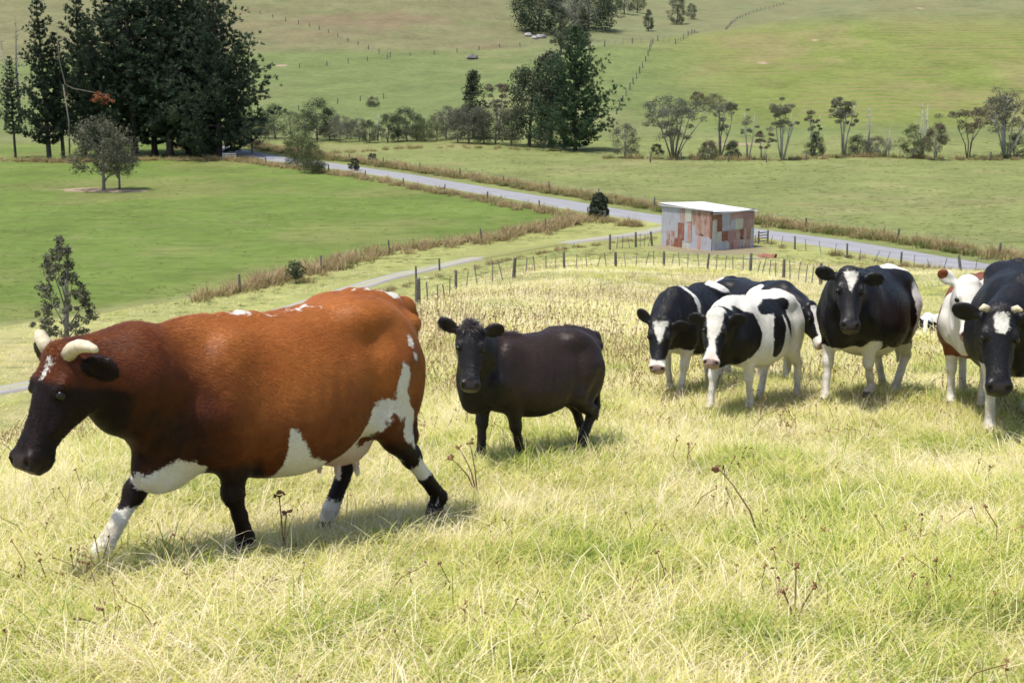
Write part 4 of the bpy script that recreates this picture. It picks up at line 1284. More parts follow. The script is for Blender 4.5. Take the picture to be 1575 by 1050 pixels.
class Cow:
    """one animal, posed in its own frame: x forward, y left, z up, z = 0 at the ground below its middle"""
    def __init__(self, name, pos, yaw, size=1.0, girth=1.0, voxel=0.0125, poll=(1.16, 0.0, 1.22), head_yaw=0.0, head_pitch=55, head_roll=0.0, head_size=1.0, rump=None,
                 fl=(0.47, 0), fr=(0.47, 0), hl=(-0.72, 0), hr=(-0.72, 0), ears=((8, 10), (8, 10)), udder=1.0, horns=None, neck=1.0, legs=1.0, belly=0.0, tail_side=0.0, tilt=0.0, brisket=0.0):
        self.name = name
        self.size = size
        self.yaw = math.radians(yaw)
        cy, sy = math.cos(self.yaw), math.sin(self.yaw)
        self.c, self.s = cy, sy
        self.pos = np.array([pos[0], pos[1], H1(pos[0], pos[1])])
        g = lambda x, y: (H1(self.pos[0] + size * (x * cy - y * sy), self.pos[1] + size * (x * sy + y * cy)) - self.pos[2]) / size
        self.shear = (g(0.6, 0) - g(-0.7, 0)) / 1.3
        self.off = (g(0.6, 0) + g(-0.7, 0)) / 2 + 0.05 * self.shear - 0.55 * tilt
        self.shear -= tilt
        ground = lambda x, y: g(x, y) - self.shear * x - self.off      # ground in the levelled frame
        self.poll = np.array(poll, float)
        self.HR = frame(math.radians(head_yaw), math.radians(head_pitch), math.radians(head_roll))
        self.hs = head_size
        HS = head_size
        lo = vec(-1.25, -0.75, -0.25); hi = vec(1.1, 0.75, 1.62)
        tip = self.poll + self.HR @ vec(0.56 * HS, 0, 0)
        lo = np.minimum(lo, np.minimum(tip, self.poll) - 0.30); hi = np.maximum(hi, np.maximum(tip, self.poll) + 0.30)
        V = Vol(lo, hi, voxel / size)
        I = np.eye(3)
        tab = np.array(BODY); tab[:, 3] *= girth
        tab[:, 2] -= belly * np.exp(-((tab[:, 0] + 0.05) / 0.45) ** 2)
        V.loft((0, 0, 0), I, tab, 0.03, egg=0.16, p=2.25)
        for s in (1, -1):
            V.ell((-0.49, s * 0.165 * girth, 1.30), (0.13, 0.085, 0.075), 0.15)          # hip bones
            V.ell((-0.87, s * 0.115, 1.215), (0.07, 0.05, 0.06), 0.06)                   # pin bones
            V.ell((0.50, s * 0.182 * girth, 1.00), (0.15, 0.095, 0.31), 0.10, frame(0, math.radians(-14)))   # shoulder blade
            V.ell((-0.68, s * 0.175, 0.98), (0.20, 0.115, 0.34), 0.08, frame(0, math.radians(10)))            # thigh
        V.cone((-0.95, 0, 1.30), (-0.55, 0, 1.385), 0.05, 0.055, 0.06)                   # tail head
        V.cone((0.20, 0, 1.31), (0.58, 0, 1.29), 0.05, 0.06, 0.10)                      # withers
        # neck
        jaw = self.poll + self.HR @ vec(0.06 * HS, 0, -0.115 * HS)
        crest = self.poll + self.HR @ vec(-0.0, 0, -0.035 * HS)
        mid = 0.5 * (crest + jaw)
        n = neck
        V.chain([(0.52, 0, 1.25), 0.5 * (vec(0.52, 0, 1.25) + crest) + vec(0, 0, 0.0), crest], [0.11, 0.085 * n, 0.065 * HS], 0.09)
        V.chain([(0.62, 0, 1.05), 0.5 * (vec(0.66, 0, 1.05) + mid), mid], [0.22, 0.165 * n, 0.095 * HS], 0.08)
        V.chain([(0.74, 0, 0.86), 0.5 * (vec(0.76, 0, 0.86) + jaw) + vec(0, 0, -0.02), jaw], [0.16, 0.105 * n, 0.068 * HS], 0.07)
        V.ell((0.76, 0, 0.70 - brisket), (0.15 + 0.4 * brisket, 0.095, 0.14), 0.09)                                # brisket
        # head
        V.loft(self.poll, self.HR * HS @ np.eye(3) if False else self.HR, np.array(HEAD) * HS, 0.035, egg=-0.06, p=2.35)
        hp = self.hp
        for s in (1, -1):
            V.ell(hp(0.160, s * 0.090, 0.012), (0.042 * HS, 0.022 * HS, 0.022 * HS), 0.030, self.HR)         # brow
            V.ell(hp(0.12, s * 0.088, -0.135), (0.085 * HS, 0.026 * HS, 0.075 * HS), 0.045, self.HR)          # cheek
            V.ell(hp(0.192, s * 0.124, 0.000), (0.036 * HS, 0.022 * HS, 0.026 * HS), 0.014, self.HR, sub=True)
            V.ell(hp(0.27, s * 0.078, -0.055), (0.075 * HS, 0.012 * HS, 0.020 * HS), 0.03, self.HR)           # cheek bone
            V.ell(hp(0.490, s * 0.054, -0.030), (0.036 * HS, 0.030 * HS, 0.034 * HS), 0.025, self.HR)         # nostril rim
            V.ell(hp(0.516, s * 0.053, -0.012), (0.024 * HS, 0.014 * HS, 0.020 * HS), 0.008, self.HR, sub=True)
        V.ell(hp(0.465, 0, -0.128), (0.055 * HS, 0.056 * HS, 0.030 * HS), 0.03, self.HR)                       # chin
        V.ell(hp(0.02, 0, 0.025), (0.05 * HS, 0.075 * HS, 0.04 * HS), 0.04, self.HR)     # poll bump
        # ears
        self.ear_c = []
        for s, (back, droop) in zip((1, -1), ears):
            b = math.radians(back); dr = math.radians(droop)
            base = hp(0.035, s * 0.090, -0.035)
            ax = self.HR @ vec(-math.sin(b) * math.cos(dr), s * math.cos(b) * math.cos(dr), 0) + vec(0, 0, -math.sin(dr))
            ax /= np.linalg.norm(ax)
            nrm = self.HR @ vec(0.62, 0.10 * s, 0.55); nrm -= ax * (nrm @ ax); nrm /= np.linalg.norm(nrm)
            wd = np.cross(nrm, ax)
            R = np.stack([ax, wd, nrm], 1)
            V.cone(base, base + ax * 0.05 * HS, 0.028 * HS, 0.026 * HS, 0.025)
            c = base + ax * 0.112 * HS
            V.ell(c, (0.088 * HS, 0.064 * HS, 0.021 * HS), 0.02, R)
            V.ell(c + nrm * 0.036 * HS + ax * 0.012, (0.072 * HS, 0.046 * HS, 0.027 * HS), 0.012, R, sub=True)
            self.ear_c.append((c, R))
        # fore legs: foot = (x, lift) in the levelled frame
        self.feet = []
        ls = legs
        for s, (fx, lift) in zip((1, -1), (fl, fr)):
            st = fx - 0.47
            fy = s * 0.155 * girth
            gz = ground(fx, fy)
            foot = vec(fx, fy, gz + lift)
            elb = vec(0.46 + 0.22 * st, s * 0.19 * girth, 0.76)
            sh = vec(0.60, s * 0.17 * girth, 0.93)
            fet = foot + vec(-0.035 + (-0.05 if lift > 0.04 else 0), 0, 0.105)
            f_ = min(1.0, np.linalg.norm(fet - elb) / 0.65 * 1.012)
            kn = ik(elb, fet, 0.335 * f_, 0.315 * f_, (1, 0, 0.1))
            V.chain([sh, elb, 0.55 * elb + 0.45 * kn, kn], [0.12 * ls, 0.098 * ls, 0.070 * ls, 0.054 * ls], 0.05)
            V.ell(kn + vec(0.008, 0, 0), (0.052 * ls, 0.050 * ls, 0.07 * ls), 0.03)
            V.chain([kn, 0.5 * (kn + fet), fet], [0.047 * ls, 0.037 * ls, 0.045 * ls], 0.025)
            V.cone(fet, foot + vec(0.005, 0, 0.055), 0.044 * ls, 0.043 * ls, 0.02)
            V.cone(foot + vec(0.0, 0, 0.035), foot + vec(0.03, 0, 0.015), 0.050 * ls, 0.048 * ls, 0.015)
            self.feet.append((sh, elb, kn, fet, foot))
        for s, (fx, lift) in zip((1, -1), (hl, hr)):
            st = fx + 0.72
            fy = s * 0.155 * girth
            gz = ground(fx, fy)
            foot = vec(fx, fy, gz + lift)
            hip = vec(-0.60, s * 0.17, 1.05)
            stf = vec(-0.47 + 0.25 * st, s * 0.205 * girth, 0.735)
            fet = foot + vec(-0.03 + (-0.07 if lift > 0.04 else 0), 0, 0.115 + (0.03 if lift > 0.04 else 0))
            hk = ik(stf, fet, 0.40, 0.385, (-1, 0, 0.15))
            V.chain([hip, stf], [0.18, 0.125 * ls], 0.08)
            V.cone(vec(-0.78, s * 0.13, 1.0), 0.45 * stf + 0.55 * hk, 0.11, 0.065 * ls, 0.08)
            V.chain([stf, 0.5 * (stf + hk), hk], [0.120 * ls, 0.080 * ls, 0.056 * ls], 0.05)
            V.ell(hk + vec(-0.012, 0, 0.015), (0.058 * ls, 0.040 * ls, 0.075 * ls), 0.03)
            V.chain([hk, 0.5 * (hk + fet), fet], [0.050 * ls, 0.040 * ls, 0.047 * ls], 0.025)
            V.cone(fet, foot + vec(0.005, 0, 0.055), 0.045 * ls, 0.044 * ls, 0.02)
            V.cone(foot + vec(0.0, 0, 0.035), foot + vec(0.03, 0, 0.015), 0.050 * ls, 0.048 * ls, 0.015)
            self.feet.append((hip, stf, hk, fet, foot))
        # flank fold
        # tail
        tl = [(-0.93, 0, 1.31), (-0.985, 0, 1.24), (-1.0, tail_side * 0.3, 1.0), (-0.985, tail_side * 0.7, 0.72), (-0.97, tail_side, 0.50), (-0.975, tail_side, 0.36)]
        V.chain(tl, [0.042, 0.034, 0.027, 0.024, 0.038, 0.015], 0.03)
        self.tail = tl
        if udder > 0:
            u = udder
            V.ell((-0.40, 0, 0.57), (0.21 * u, 0.145 * u, 0.135 * u), 0.06)
            for tx in (-0.32, -0.46):
                for s in (1, -1):
                    b = vec(tx, s * 0.07 * u, 0.57 - 0.10 * u)
                    V.cone(b, b + vec(0, s * 0.012, -0.075 * u), 0.019, 0.015, 0.012)
        for s in (1, -1):
            V.cone((0.44, s * 0.11 * girth, 1.22), (0.60, s * 0.19 * girth, 0.92), 0.045, 0.06, 0.12)          # edge of the shoulder
        self.V, self.Q = V.skin()
        self.sculpt(girth)
        self.horn_spec = horns
    def sculpt(self, girth):
        """ribs, hollows and loose skin worked into the finished surface"""
        V = self.V
        x, y, z = V[:, 0].copy(), V[:, 1].copy(), V[:, 2].copy()
        side = np.clip(np.abs(y) / 0.12, 0, 1) * np.sign(y)
        g = lambda cx, cz, rx, rz: np.exp(-((x - cx) / rx) ** 2 - ((z - cz) / rz) ** 2)
        d = -0.020 * g(-0.30, 1.20, 0.13, 0.10) - 0.018 * g(-0.62, 1.16, 0.10, 0.10) - 0.012 * g(0.25, 1.08, 0.09, 0.22) - 0.018 * g(0.72, 0.98, 0.06, 0.18)
        d += 0.016 * g(-0.50, 1.02, 0.08, 0.16) - 0.016 * g(-0.42, 0.86, 0.07, 0.14) + 0.012 * g(0.52, 0.90, 0.07, 0.12)
        ribs = np.sin((x + 0.30 * (z - 1.0)) * 62.0) * 0.0013 * g(0.0, 0.98, 0.26, 0.26)
        d += ribs
        V[:, 1] += d * side * (self.HR is not None)
        # spine and loose skin
        top = np.clip((z - 1.30) / 0.06, 0, 1) * np.exp(-(y / 0.06) ** 2) * (x < 0.5) * (x > -0.85)
        V[:, 2] += top * 0.004 * np.sin(x * 58)
        nk = np.exp(-((x - 0.88) / 0.17) ** 2) * np.clip((1.25 - z) / 0.3, 0, 1)
        V[:, 1] += nk * 0.0030 * np.sin((x * 0.9 + z * 0.5) * 60 + 3 * fbm(x * 5, y * 5, z * 5, seed=90)) * np.sign(y)
        V += 0.004 * np.stack([fbm(x * 6, y * 6, z * 6, seed=91), fbm(x * 6, y * 6, z * 6, seed=92), fbm(x * 6, y * 6, z * 6, seed=93)], 1) * (np.linalg.norm(V - self.poll, axis=1) > 0.5)[:, None]
    def fur(self, root, mat, P, n, shag, fields):
        """short lying hairs, each one a thin blade, coloured like the skin below it"""
        rng = np.random.default_rng(n)
        Q = self.Q
        a, b, c, d = P[Q[:, 0]], P[Q[:, 1]], P[Q[:, 2]], P[Q[:, 3]]
        N = np.cross(c - a, d - b); A = np.linalg.norm(N, axis=1); N = N / np.maximum(A, 1e-12)[:, None]
        hcq = ((self.V[Q[:, 0]] - self.poll) @ self.HR) / self.hs
        bare = (fields["hoof"][Q[:, 0]] > -0.01) | ((hcq[:, 0] > 0.45) & (hcq[:, 0] < 0.6) & (np.abs(hcq[:, 1]) < 0.12) & (np.abs(hcq[:, 2] + 0.05) < 0.13))
        A = np.where(bare, 0, A)
        f = rng.choice(len(Q), size=n, p=A / A.sum())
        u = rng.uniform(0, 1, n)[:, None]; v = rng.uniform(0, 1, n)[:, None]
        p0 = (a[f] * (1 - u) + b[f] * u) * (1 - v) + (d[f] * (1 - u) + c[f] * u) * v
        nn = N[f]
        vx = self.V[Q[f, 0]]
        flow = np.stack([-0.75 + 0.5 * fbm(vx[:, 0] * 3, vx[:, 1] * 3, vx[:, 2] * 3, seed=81), 0.35 * fbm(vx[:, 0] * 4, vx[:, 1] * 4, vx[:, 2] * 4, seed=82), np.full(n, -0.65)], 1) + rng.normal(0, 0.20, (n, 3))
        flow -= nn * (flow * nn).sum(1)[:, None]
        flow /= np.maximum(np.linalg.norm(flow, axis=1), 1e-6)[:, None]
        side = np.cross(nn, flow)
        L = rng.uniform(0.010, 0.024, n)
        lift = rng.uniform(0.08, 0.30, n)
        if shag:
            hc = hcq[f]
            tuft = np.exp(-(np.linalg.norm(hc - np.array([0.0, 0, 0.04]), axis=1) / 0.075) ** 2) * 1.0
            crest = np.exp(-(vx[:, 1] / 0.05) ** 2) * (vx[:, 2] > 1.22) * (vx[:, 0] > 0.2)
            m = np.clip(tuft + 0.6 * crest, 0, 1) * shag
            L = L * (1 + 3.2 * m); lift = lift + 0.7 * m * rng.uniform(0, 1, n)
        w = rng.uniform(0.0012, 0.0025, n)[:, None]
        tip = p0 + flow * (L * np.cos(lift))[:, None] + nn * (L * np.sin(lift))[:, None]
        V = np.stack([p0 - side * w, p0 + side * w, tip], 1).reshape(-1, 3)
        me = mesh_from("coat_hair", V, np.arange(3 * n).reshape(n, 3), (mat,))
        for k, q in fields.items():
            add_attr(me, k, np.repeat(q[Q[f, 0]], 3))
        add_attr(me, "muzzle", np.full(3 * n, -1.0)); add_attr(me, "nostril", np.full(3 * n, -1.0))
        o = obj("coat_hair", me, root)
        o["kind"] = "stuff"
    def hp(self, t, l, u):
        return self.poll + self.HR @ (vec(t, l, u) * self.hs)
    def to_local(self, P):
        """levelled frame -> object frame (real slope, real size)"""
        P = np.array(P, float)
        Q = P.copy()
        Q[..., 2] += self.shear * P[..., 0] + self.off
        return Q * self.size
    # ---- coat markings, measured on the skin in the levelled frame
    def headco(self):
        return ((self.V - self.poll) @ self.HR) / self.hs
    def build(self, mat, label, white, dark, pink, hairs=0, shag=0.0):
        V = self.V
        root = empty(self.name, tuple(self.pos), self.yaw)
        set_props(root, label, "calf" if self.name == "calf" else "cow", "cattle walking across the hillside")
        P = self.to_local(V)
        me = mesh_from("body", P, self.Q, (mat,), smooth=True)
        add_attr(me, "white", white); add_attr(me, "dark", dark); add_attr(me, "pink", pink)
        hf = np.full(len(V), -1.0)
        for j in self.feet:
            ft = j[4]
            d = 0.062 - (V[:, 2] - ft[2])
            near = np.hypot(V[:, 0] - ft[0], V[:, 1] - ft[1]) < 0.12
            hf = np.where(near, np.maximum(hf, d), hf)
        add_attr(me, "hoof", hf)
        hc = self.headco()
        wet = 0.045 - np.sqrt((hc[:, 0] - 0.525) ** 2 * 0.9 + (hc[:, 1] * 0.50) ** 2 + ((hc[:, 2] + 0.03) * 0.7) ** 2)
        add_attr(me, "muzzle", wet)
        nos = np.full(len(V), -1.0)
        for s in (1, -1):
            nos = np.maximum(nos, 0.014 - np.sqrt((hc[:, 0] - 0.507) ** 2 * 0.6 + (hc[:, 1] - s * 0.054) ** 2 + (hc[:, 2] + 0.018) ** 2))
        mouth = np.where((hc[:, 0] > 0.40), 0.005 - np.abs(hc[:, 2] + 0.098 + 0.25 * np.maximum(0.47 - hc[:, 0], 0)), -1)
        add_attr(me, "nostril", np.maximum(nos, mouth))
        obj("body", me, root)
        if hairs:
            self.fur(root, mat, P, hairs, shag, dict(white=white, dark=dark, pink=pink, hoof=hf))
        # eyes with lids
        for s in (1, -1):
            mb = MB()
            c = self.hp(0.191, s * 0.0985, -0.001); r = 0.0235 * self.hs
            for i in range(7):
                pass
            vs, fs = uv_sphere(10, 7)
            vs = self.to_local(np.array(vs) * r + c)
            m2 = mesh_from("eye", vs, fs, (mat_eye(),), smooth=True)
            obj("eye", m2, root)
        if self.horn_spec:
            for pts, radii in self.horn_spec:
                mb = MB()
                mb.tube(self.to_local(np.array([self.hp(*p) for p in pts])), [q * self.size for q in radii], 12)
                m3 = mb.mesh("horn", (mat_horn(),), True)
                obj("horn", m3, root)
        return root

_MC = {}
def mat_eye():
    if "eye" not in _MC:
        k = NT("wet_eye"); k.bsdf((0.010, 0.007, 0.005), 0.22, 0.4)
        _MC["eye"] = k.m
    return _MC["eye"]
def mat_horn():
    if "horn" not in _MC:
        k = NT("horn_keratin")
        oc = k.n("TexCoord").outputs["Object"]
        n = k.noise(oc, 40, 4, 0.6)
        k.bsdf(k.mix(k.mapr(n, 0.35, 0.7), (0.62, 0.55, 0.40), (0.42, 0.35, 0.22)), 0.5, 0.3, k.bump(n, 0.3, 0.004))
        _MC["horn"] = k.m
    return _MC["horn"]

def mat_coat(name, base, base2, dark, white=(0.72, 0.69, 0.62), edge=0.010, rough=0.45, spec=0.28, dirt=0.45, jag=0.075, mid=None):
    k = NT(name)
    tc = k.n("TexCoord"); oc = tc.outputs["Object"]
    n_big = k.noise(oc, 3.0, 4, 0.6)
    n_edge = k.noise(oc, 12, 6, 0.68)
    n_hair = k.noise(k.scalevec(oc, (1.0, 1.0, 0.22)), 210, 2, 0.6)
    n_mid = k.noise(oc, 12, 4, 0.6)
    jig = k.math('MULTIPLY', k.math('SUBTRACT', n_edge, 0.5), jag)
    jig = k.math('ADD', jig, k.math('MULTIPLY', k.math('SUBTRACT', n_hair, 0.5), 0.020))
    col = k.mix(k.mapr(n_big, 0.35, 0.7), base, base2)
    dk = k.math('ADD', k.attr("dark").outputs["Fac"], k.math('MULTIPLY', k.math('SUBTRACT', n_mid, 0.5), 0.35))
    if mid:
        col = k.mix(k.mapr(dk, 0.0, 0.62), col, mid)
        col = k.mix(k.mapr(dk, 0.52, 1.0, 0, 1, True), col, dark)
    else:
        col = k.mix(k.mapr(dk, 0.0, 1.0, 0, 1, True), col, dark)
    pk = k.attr("pink").outputs["Fac"]
    wf = k.math('ADD', k.attr("white").outputs["Fac"], jig)
    wt = k.mapr(wf, -edge * 0.5, edge * 0.5, 0, 1, True)
    wdirt = k.mapr(k.noise(oc, 7, 5, 0.7), 0.48, 0.75, 0, dirt)
    wcol = k.mix(wdirt, white, (0.50, 0.40, 0.26))
    mud = k.math('MULTIPLY', k.mapr(k.attr("hoof").outputs["Fac"], -0.42, 0.0), k.mapr(k.noise(oc, 14, 5, 0.7), 0.36, 0.66))
    wcol = k.mix(k.math('MULTIPLY', mud, 0.8), wcol, (0.36, 0.27, 0.16))
    wcol = k.mix(k.mapr(pk, -0.03, 0.06, 0, 0.75), wcol, (0.55, 0.35, 0.28))
    col = k.mix(wt, col, wcol)
    hair = k.mapr(n_hair, 0.25, 0.75, 0.82, 1.12)
    vm = k.n("VectorMath", operation='SCALE'); k.l(col, vm.inputs[0]); k.l(hair, vm.inputs[3])
    col = vm.outputs[0]
    mz = k.mapr(k.attr("muzzle").outputs["Fac"], -0.012, 0.006)
    mzc = k.mix(wt, k.mix(0.5, dark, (0.045, 0.035, 0.035)), k.mix(k.mapr(n_mid, 0.40, 0.62), (0.46, 0.30, 0.25), (0.16, 0.12, 0.115)))
    col = k.mix(mz, col, mzc)
    hf = k.mapr(k.attr("hoof").outputs["Fac"], -0.004, 0.004)
    col = k.mix(hf, col, (0.07, 0.055, 0.042))
    ns = k.mapr(k.attr("nostril").outputs["Fac"], -0.006, 0.003)
    col = k.mix(k.math('MULTIPLY', ns, 0.85), col, (0.012, 0.008, 0.008))
    rg = k.mix(mz, (rough, rough, rough), (0.38, 0.38, 0.38))
    bh = k.math('ADD', k.math('MULTIPLY', n_hair, 0.9), k.math('MULTIPLY', n_mid, 0.35))
    b = k.bsdf(col, rough, spec, k.bump(bh, 0.35, 0.003))
    sp = k.n("SeparateColor"); k.l(rg, sp.inputs[0]); k.l(sp.outputs[0], b.inputs["Roughness"])
    b.inputs["Sheen Weight"].default_value = 0.02
    b.inputs["Sheen Roughness"].default_value = 0.4
    return k.m

def blob(P, c, r, rot=0.0):
    """signed field, positive inside an ellipsoid (rot about y in degrees)"""
    d = P - np.array(c, float)
    if rot:
        a = math.radians(rot); ca, sa = math.cos(a), math.sin(a)
        d = np.stack([d[:, 0] * ca + d[:, 2] * sa, d[:, 1], -d[:, 0] * sa + d[:, 2] * ca], 1)
    r = np.array(r, float)
    k0 = np.sqrt(((d / r) ** 2).sum(1)); k1 = np.sqrt(((d / r ** 2) ** 2).sum(1)) + 1e-9
    return -k0 * (k0 - 1) / k1
# ------------------------------------------------------------------ the herd, one by one
def maxf(*a):
    r = a[0]
    for q in a[1:]: r = np.maximum(r, q)
    return r
def minf(*a):
    r = a[0]
    for q in a[1:]: r = np.minimum(r, q)
    return r
def leg_field(c, i, t0, t1, r=0.13):
    """positive on leg i (0 fl, 1 fr, 2 hl, 3 hr) between heights t0 and t1 above the foot"""
    V = c.V; J = c.feet[i]
    ax = np.array([J[1], J[2], J[3], J[4]])
    best = np.full(len(V), 9.0)
    for a, b in zip(ax[:-1], ax[1:]):
        d = b - a; t = np.clip(((V - a) @ d) / (d @ d), 0, 1)
        best = np.minimum(best, np.linalg.norm(V - a - t[:, None] * d, axis=1))
    hgt = V[:, 2] - J[4][2]
    return minf(r - best, hgt - t0, t1 - hgt)
def no(c):
    return np.full(len(c.V), -1.0)

COATS = {}
def coat(key, *a, **k):
    if key not in COATS: COATS[key] = mat_coat(key, *a, **k)
    return COATS[key]
BLACK = ((0.0065, 0.006, 0.0068), (0.010, 0.0085, 0.009), (0.006, 0.0055, 0.006))

def brown_cow():
    c = Cow("cow", BROWN_POS, 227, 0.945, 0.97, 0.0108, poll=(1.28, 0.04, 1.31), head_yaw=6, head_pitch=58, head_roll=0, head_size=1.09, tilt=0.085, brisket=0.06,
            fl=(0.41, 0), fr=(1.08, 0), hl=(-1.02, 0.03), hr=(-0.42, 0), ears=((28, 22), (20, 12)), udder=1.05, neck=1.32, belly=0.05,
            horns=[([(0.02, 0.06, 0.02), (-0.01, 0.11, 0.045), (-0.025, 0.165, 0.060), (-0.030, 0.215, 0.060), (-0.028, 0.255, 0.050), (-0.024, 0.272, 0.044)], [0.038, 0.036, 0.033, 0.028, 0.019, 0.007]),
                   ([(0.02, -0.06, 0.02), (-0.01, -0.10, 0.040), (-0.03, -0.125, 0.052), (-0.05, -0.135, 0.062), (-0.058, -0.137, 0.066)], [0.038, 0.036, 0.032, 0.024, 0.010])])
    V = c.V; hc = c.headco()
    n = 0.05 * fbm(V[:, 0] * 7, V[:, 1] * 7, V[:, 2] * 7, seed=4)
    w = no(c)
    # belly, behind the fore leg to the flank (near side)
    belly = minf(0.635 - V[:, 2] + 0.16 * np.exp(-((V[:, 0] - 0.20) / 0.10) ** 2) - 0.15 * sstep(0.20, -0.35, V[:, 0]) + n, 0.36 - V[:, 0], V[:, 0] + 0.34)
    w = maxf(w, belly)
    w = maxf(w, blob(V, (0.72, 0.0, 0.58), (0.22, 0.24, 0.13)) + n)                                   # brisket
    w = maxf(w, minf(0.035 - np.abs((V[:, 0] + 0.36) * 0.8 + (V[:, 2] - 0.60) * 0.55) * 0.8, V[:, 2] - 0.52, 0.85 - V[:, 2], V[:, 1] - 0.1) + 0.4 * n)   # flank stripe
    for cc, r in (((-0.60, 0.28, 0.93), (0.055, 0.2, 0.15)), ((-0.62, 0.28, 0.80), (0.075, 0.2, 0.09)), ((-0.69, 0.25, 0.68), (0.06, 0.2, 0.09)), ((-0.78, 0.2, 0.58), (0.04, 0.12, 0.06)),
                  ((-0.71, 0.25, 1.16), (0.02, 0.1, 0.03)), ((-0.72, 0.25, 1.08), (0.012, 0.1, 0.012))):
        w = maxf(w, blob(V, cc, r) + 0.6 * n)
    top = minf(-0.004 - np.abs(V[:, 1] - 0.02) * 0.4 + 0.8 * n, V[:, 2] - 1.3, 0.35 - V[:, 0])
    w = maxf(w, top, blob(V, (-0.80, 0.02, 1.37), (0.07, 0.05, 0.06)) + 0.5 * n)
    w = maxf(w, blob(hc, (0.10, 0.006, 0.06), (0.052, 0.010, 0.05)) + 0.1 * n)                          # star
    ang = fbm(V[:, 0] * 9, V[:, 1] * 9, V[:, 2] * 9, seed=8)
    w = maxf(w, minf(leg_field(c, 1, 0.06, 0.30), 0.02 + 0.10 * ang + 0.05), minf(leg_field(c, 1, 0.58, 0.68), 0.06 * ang + 0.03))
    w = maxf(w, minf(leg_field(c, 0, 0.25, 0.50), 0.08 * ang - 0.052), minf(leg_field(c, 2, 0.05, 0.42), 0.09 * ang - 0.015), minf(leg_field(c, 3, 0.06, 0.18), 0.08 * ang + 0.03), minf(leg_field(c, 3, 0.36, 0.55), 0.08 * ang + 0.0))
    pink = maxf(blob(V, (-0.40, 0, 0.50), (0.24, 0.19, 0.15)))
    w = maxf(w, pink - 0.005)
    hd = sstep(0.03, 0.20, hc[:, 0] + 0.45 * np.maximum(0, -hc[:, 2] - 0.02)) * sstep(0.86, 0.42, np.linalg.norm(hc - np.array([0.25, 0, -0.08]), axis=1) + 0.18)
    fwd = sstep(0.22, 0.90, V[:, 0] + 0.40 * (1.15 - V[:, 2]))
    neckd = fwd * (0.66 + 0.30 * sstep(1.40, 0.85, V[:, 2]))
    neckd = maxf(neckd, 0.34 * sstep(-0.45, -0.75, V[:, 0]) * sstep(1.36, 1.1, V[:, 2]))
    dark = maxf(neckd, 1.15 * hd * sstep(0.78, 1.08, V[:, 0]))
    for cc, RR in c.ear_c: dark = maxf(dark, np.clip(blob(V, cc, (0.14, 0.14, 0.12)) * 25, 0, 1.1))
    arm = (V[:, 0] > 0.22) & (V[:, 0] < 0.54) & (V[:, 1] > 0.06) & (V[:, 2] < 0.86)
    w = np.where(arm, np.minimum(w, 0.10 * ang - 0.065), w)
    w = np.where(leg_field(c, 0, -0.1, 0.74, 0.15) > 0, np.minimum(w, maxf(minf(leg_field(c, 0, 0.20, 0.50), 0.09 * ang - 0.058), no(c))), w)
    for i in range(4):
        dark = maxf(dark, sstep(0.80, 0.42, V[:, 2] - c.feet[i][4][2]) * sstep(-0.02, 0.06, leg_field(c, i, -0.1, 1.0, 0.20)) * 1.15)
    dark = maxf(dark, sstep(1.10, 0.58, V[:, 2]) * 0.74)  # darker lower coat, deepened to paint shade below the lit upper flank
    dark = dark + 0.10 * fbm(V[:, 0] * 3, V[:, 1] * 3, V[:, 2] * 3, seed=6) - 0.08
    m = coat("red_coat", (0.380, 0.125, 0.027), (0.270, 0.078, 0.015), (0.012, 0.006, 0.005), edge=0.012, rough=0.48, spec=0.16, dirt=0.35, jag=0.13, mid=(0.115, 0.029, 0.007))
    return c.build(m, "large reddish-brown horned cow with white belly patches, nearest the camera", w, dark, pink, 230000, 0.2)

def black_calf():
    c = Cow("calf", CALF_POS, 219, 0.66, 1.02, 0.0095, poll=(0.98, 0.24, 1.52), head_yaw=52, head_pitch=60, head_size=1.22, fl=(0.30, 0), fr=(0.58, 0), hl=(-0.55, 0), hr=(-0.90, 0),
            ears=((5, -14), (5, -26)), udder=0, neck=1.0, legs=1.12, belly=0.03,
            horns=[([(0.005, 0.07, 0.02), (-0.02, 0.08, 0.05)], [0.022, 0.008]), ([(0.005, -0.07, 0.02), (-0.02, -0.08, 0.05)], [0.022, 0.008])])
    V = c.V; hc = c.headco()
    dark = maxf(sstep(0.35, 0.8, V[:, 0]), sstep(0.9, 0.6, V[:, 2]) * 0.6) + 0 * V[:, 0]
    dark = dark - 0.4 * sstep(0.08, 0.02, hc[:, 0]) * (np.linalg.norm(hc, axis=1) < 0.2)
    w = blob(V, (0.30, 0.20, 1.36), (0.012, 0.04, 0.012))
    m = coat("black_brown_coat", (0.030, 0.017, 0.013), (0.042, 0.022, 0.015), (0.012, 0.009, 0.009), rough=0.42, spec=0.30)
    return c.build(m, "small black-brown calf turning its head to the camera behind the brown cow", w, dark, no(c), 110000, 1.0)

def white_face(c, t0=0.02, t1=0.30, w0=0.05, w1=0.006, lat=0.0):
    hc = c.headco()
    wd = np.interp(hc[:, 0], [t0, t1], [w0, w1])
    f = minf((wd - np.abs(hc[:, 1] - lat)) * 1.0, (hc[:, 0] - t0), (t1 - hc[:, 0]) * 0.6, (hc[:, 2] + 0.06)) * c.hs
    return f
def near_head(c, r=0.75):
    return np.linalg.norm(c.headco(), axis=1) < r

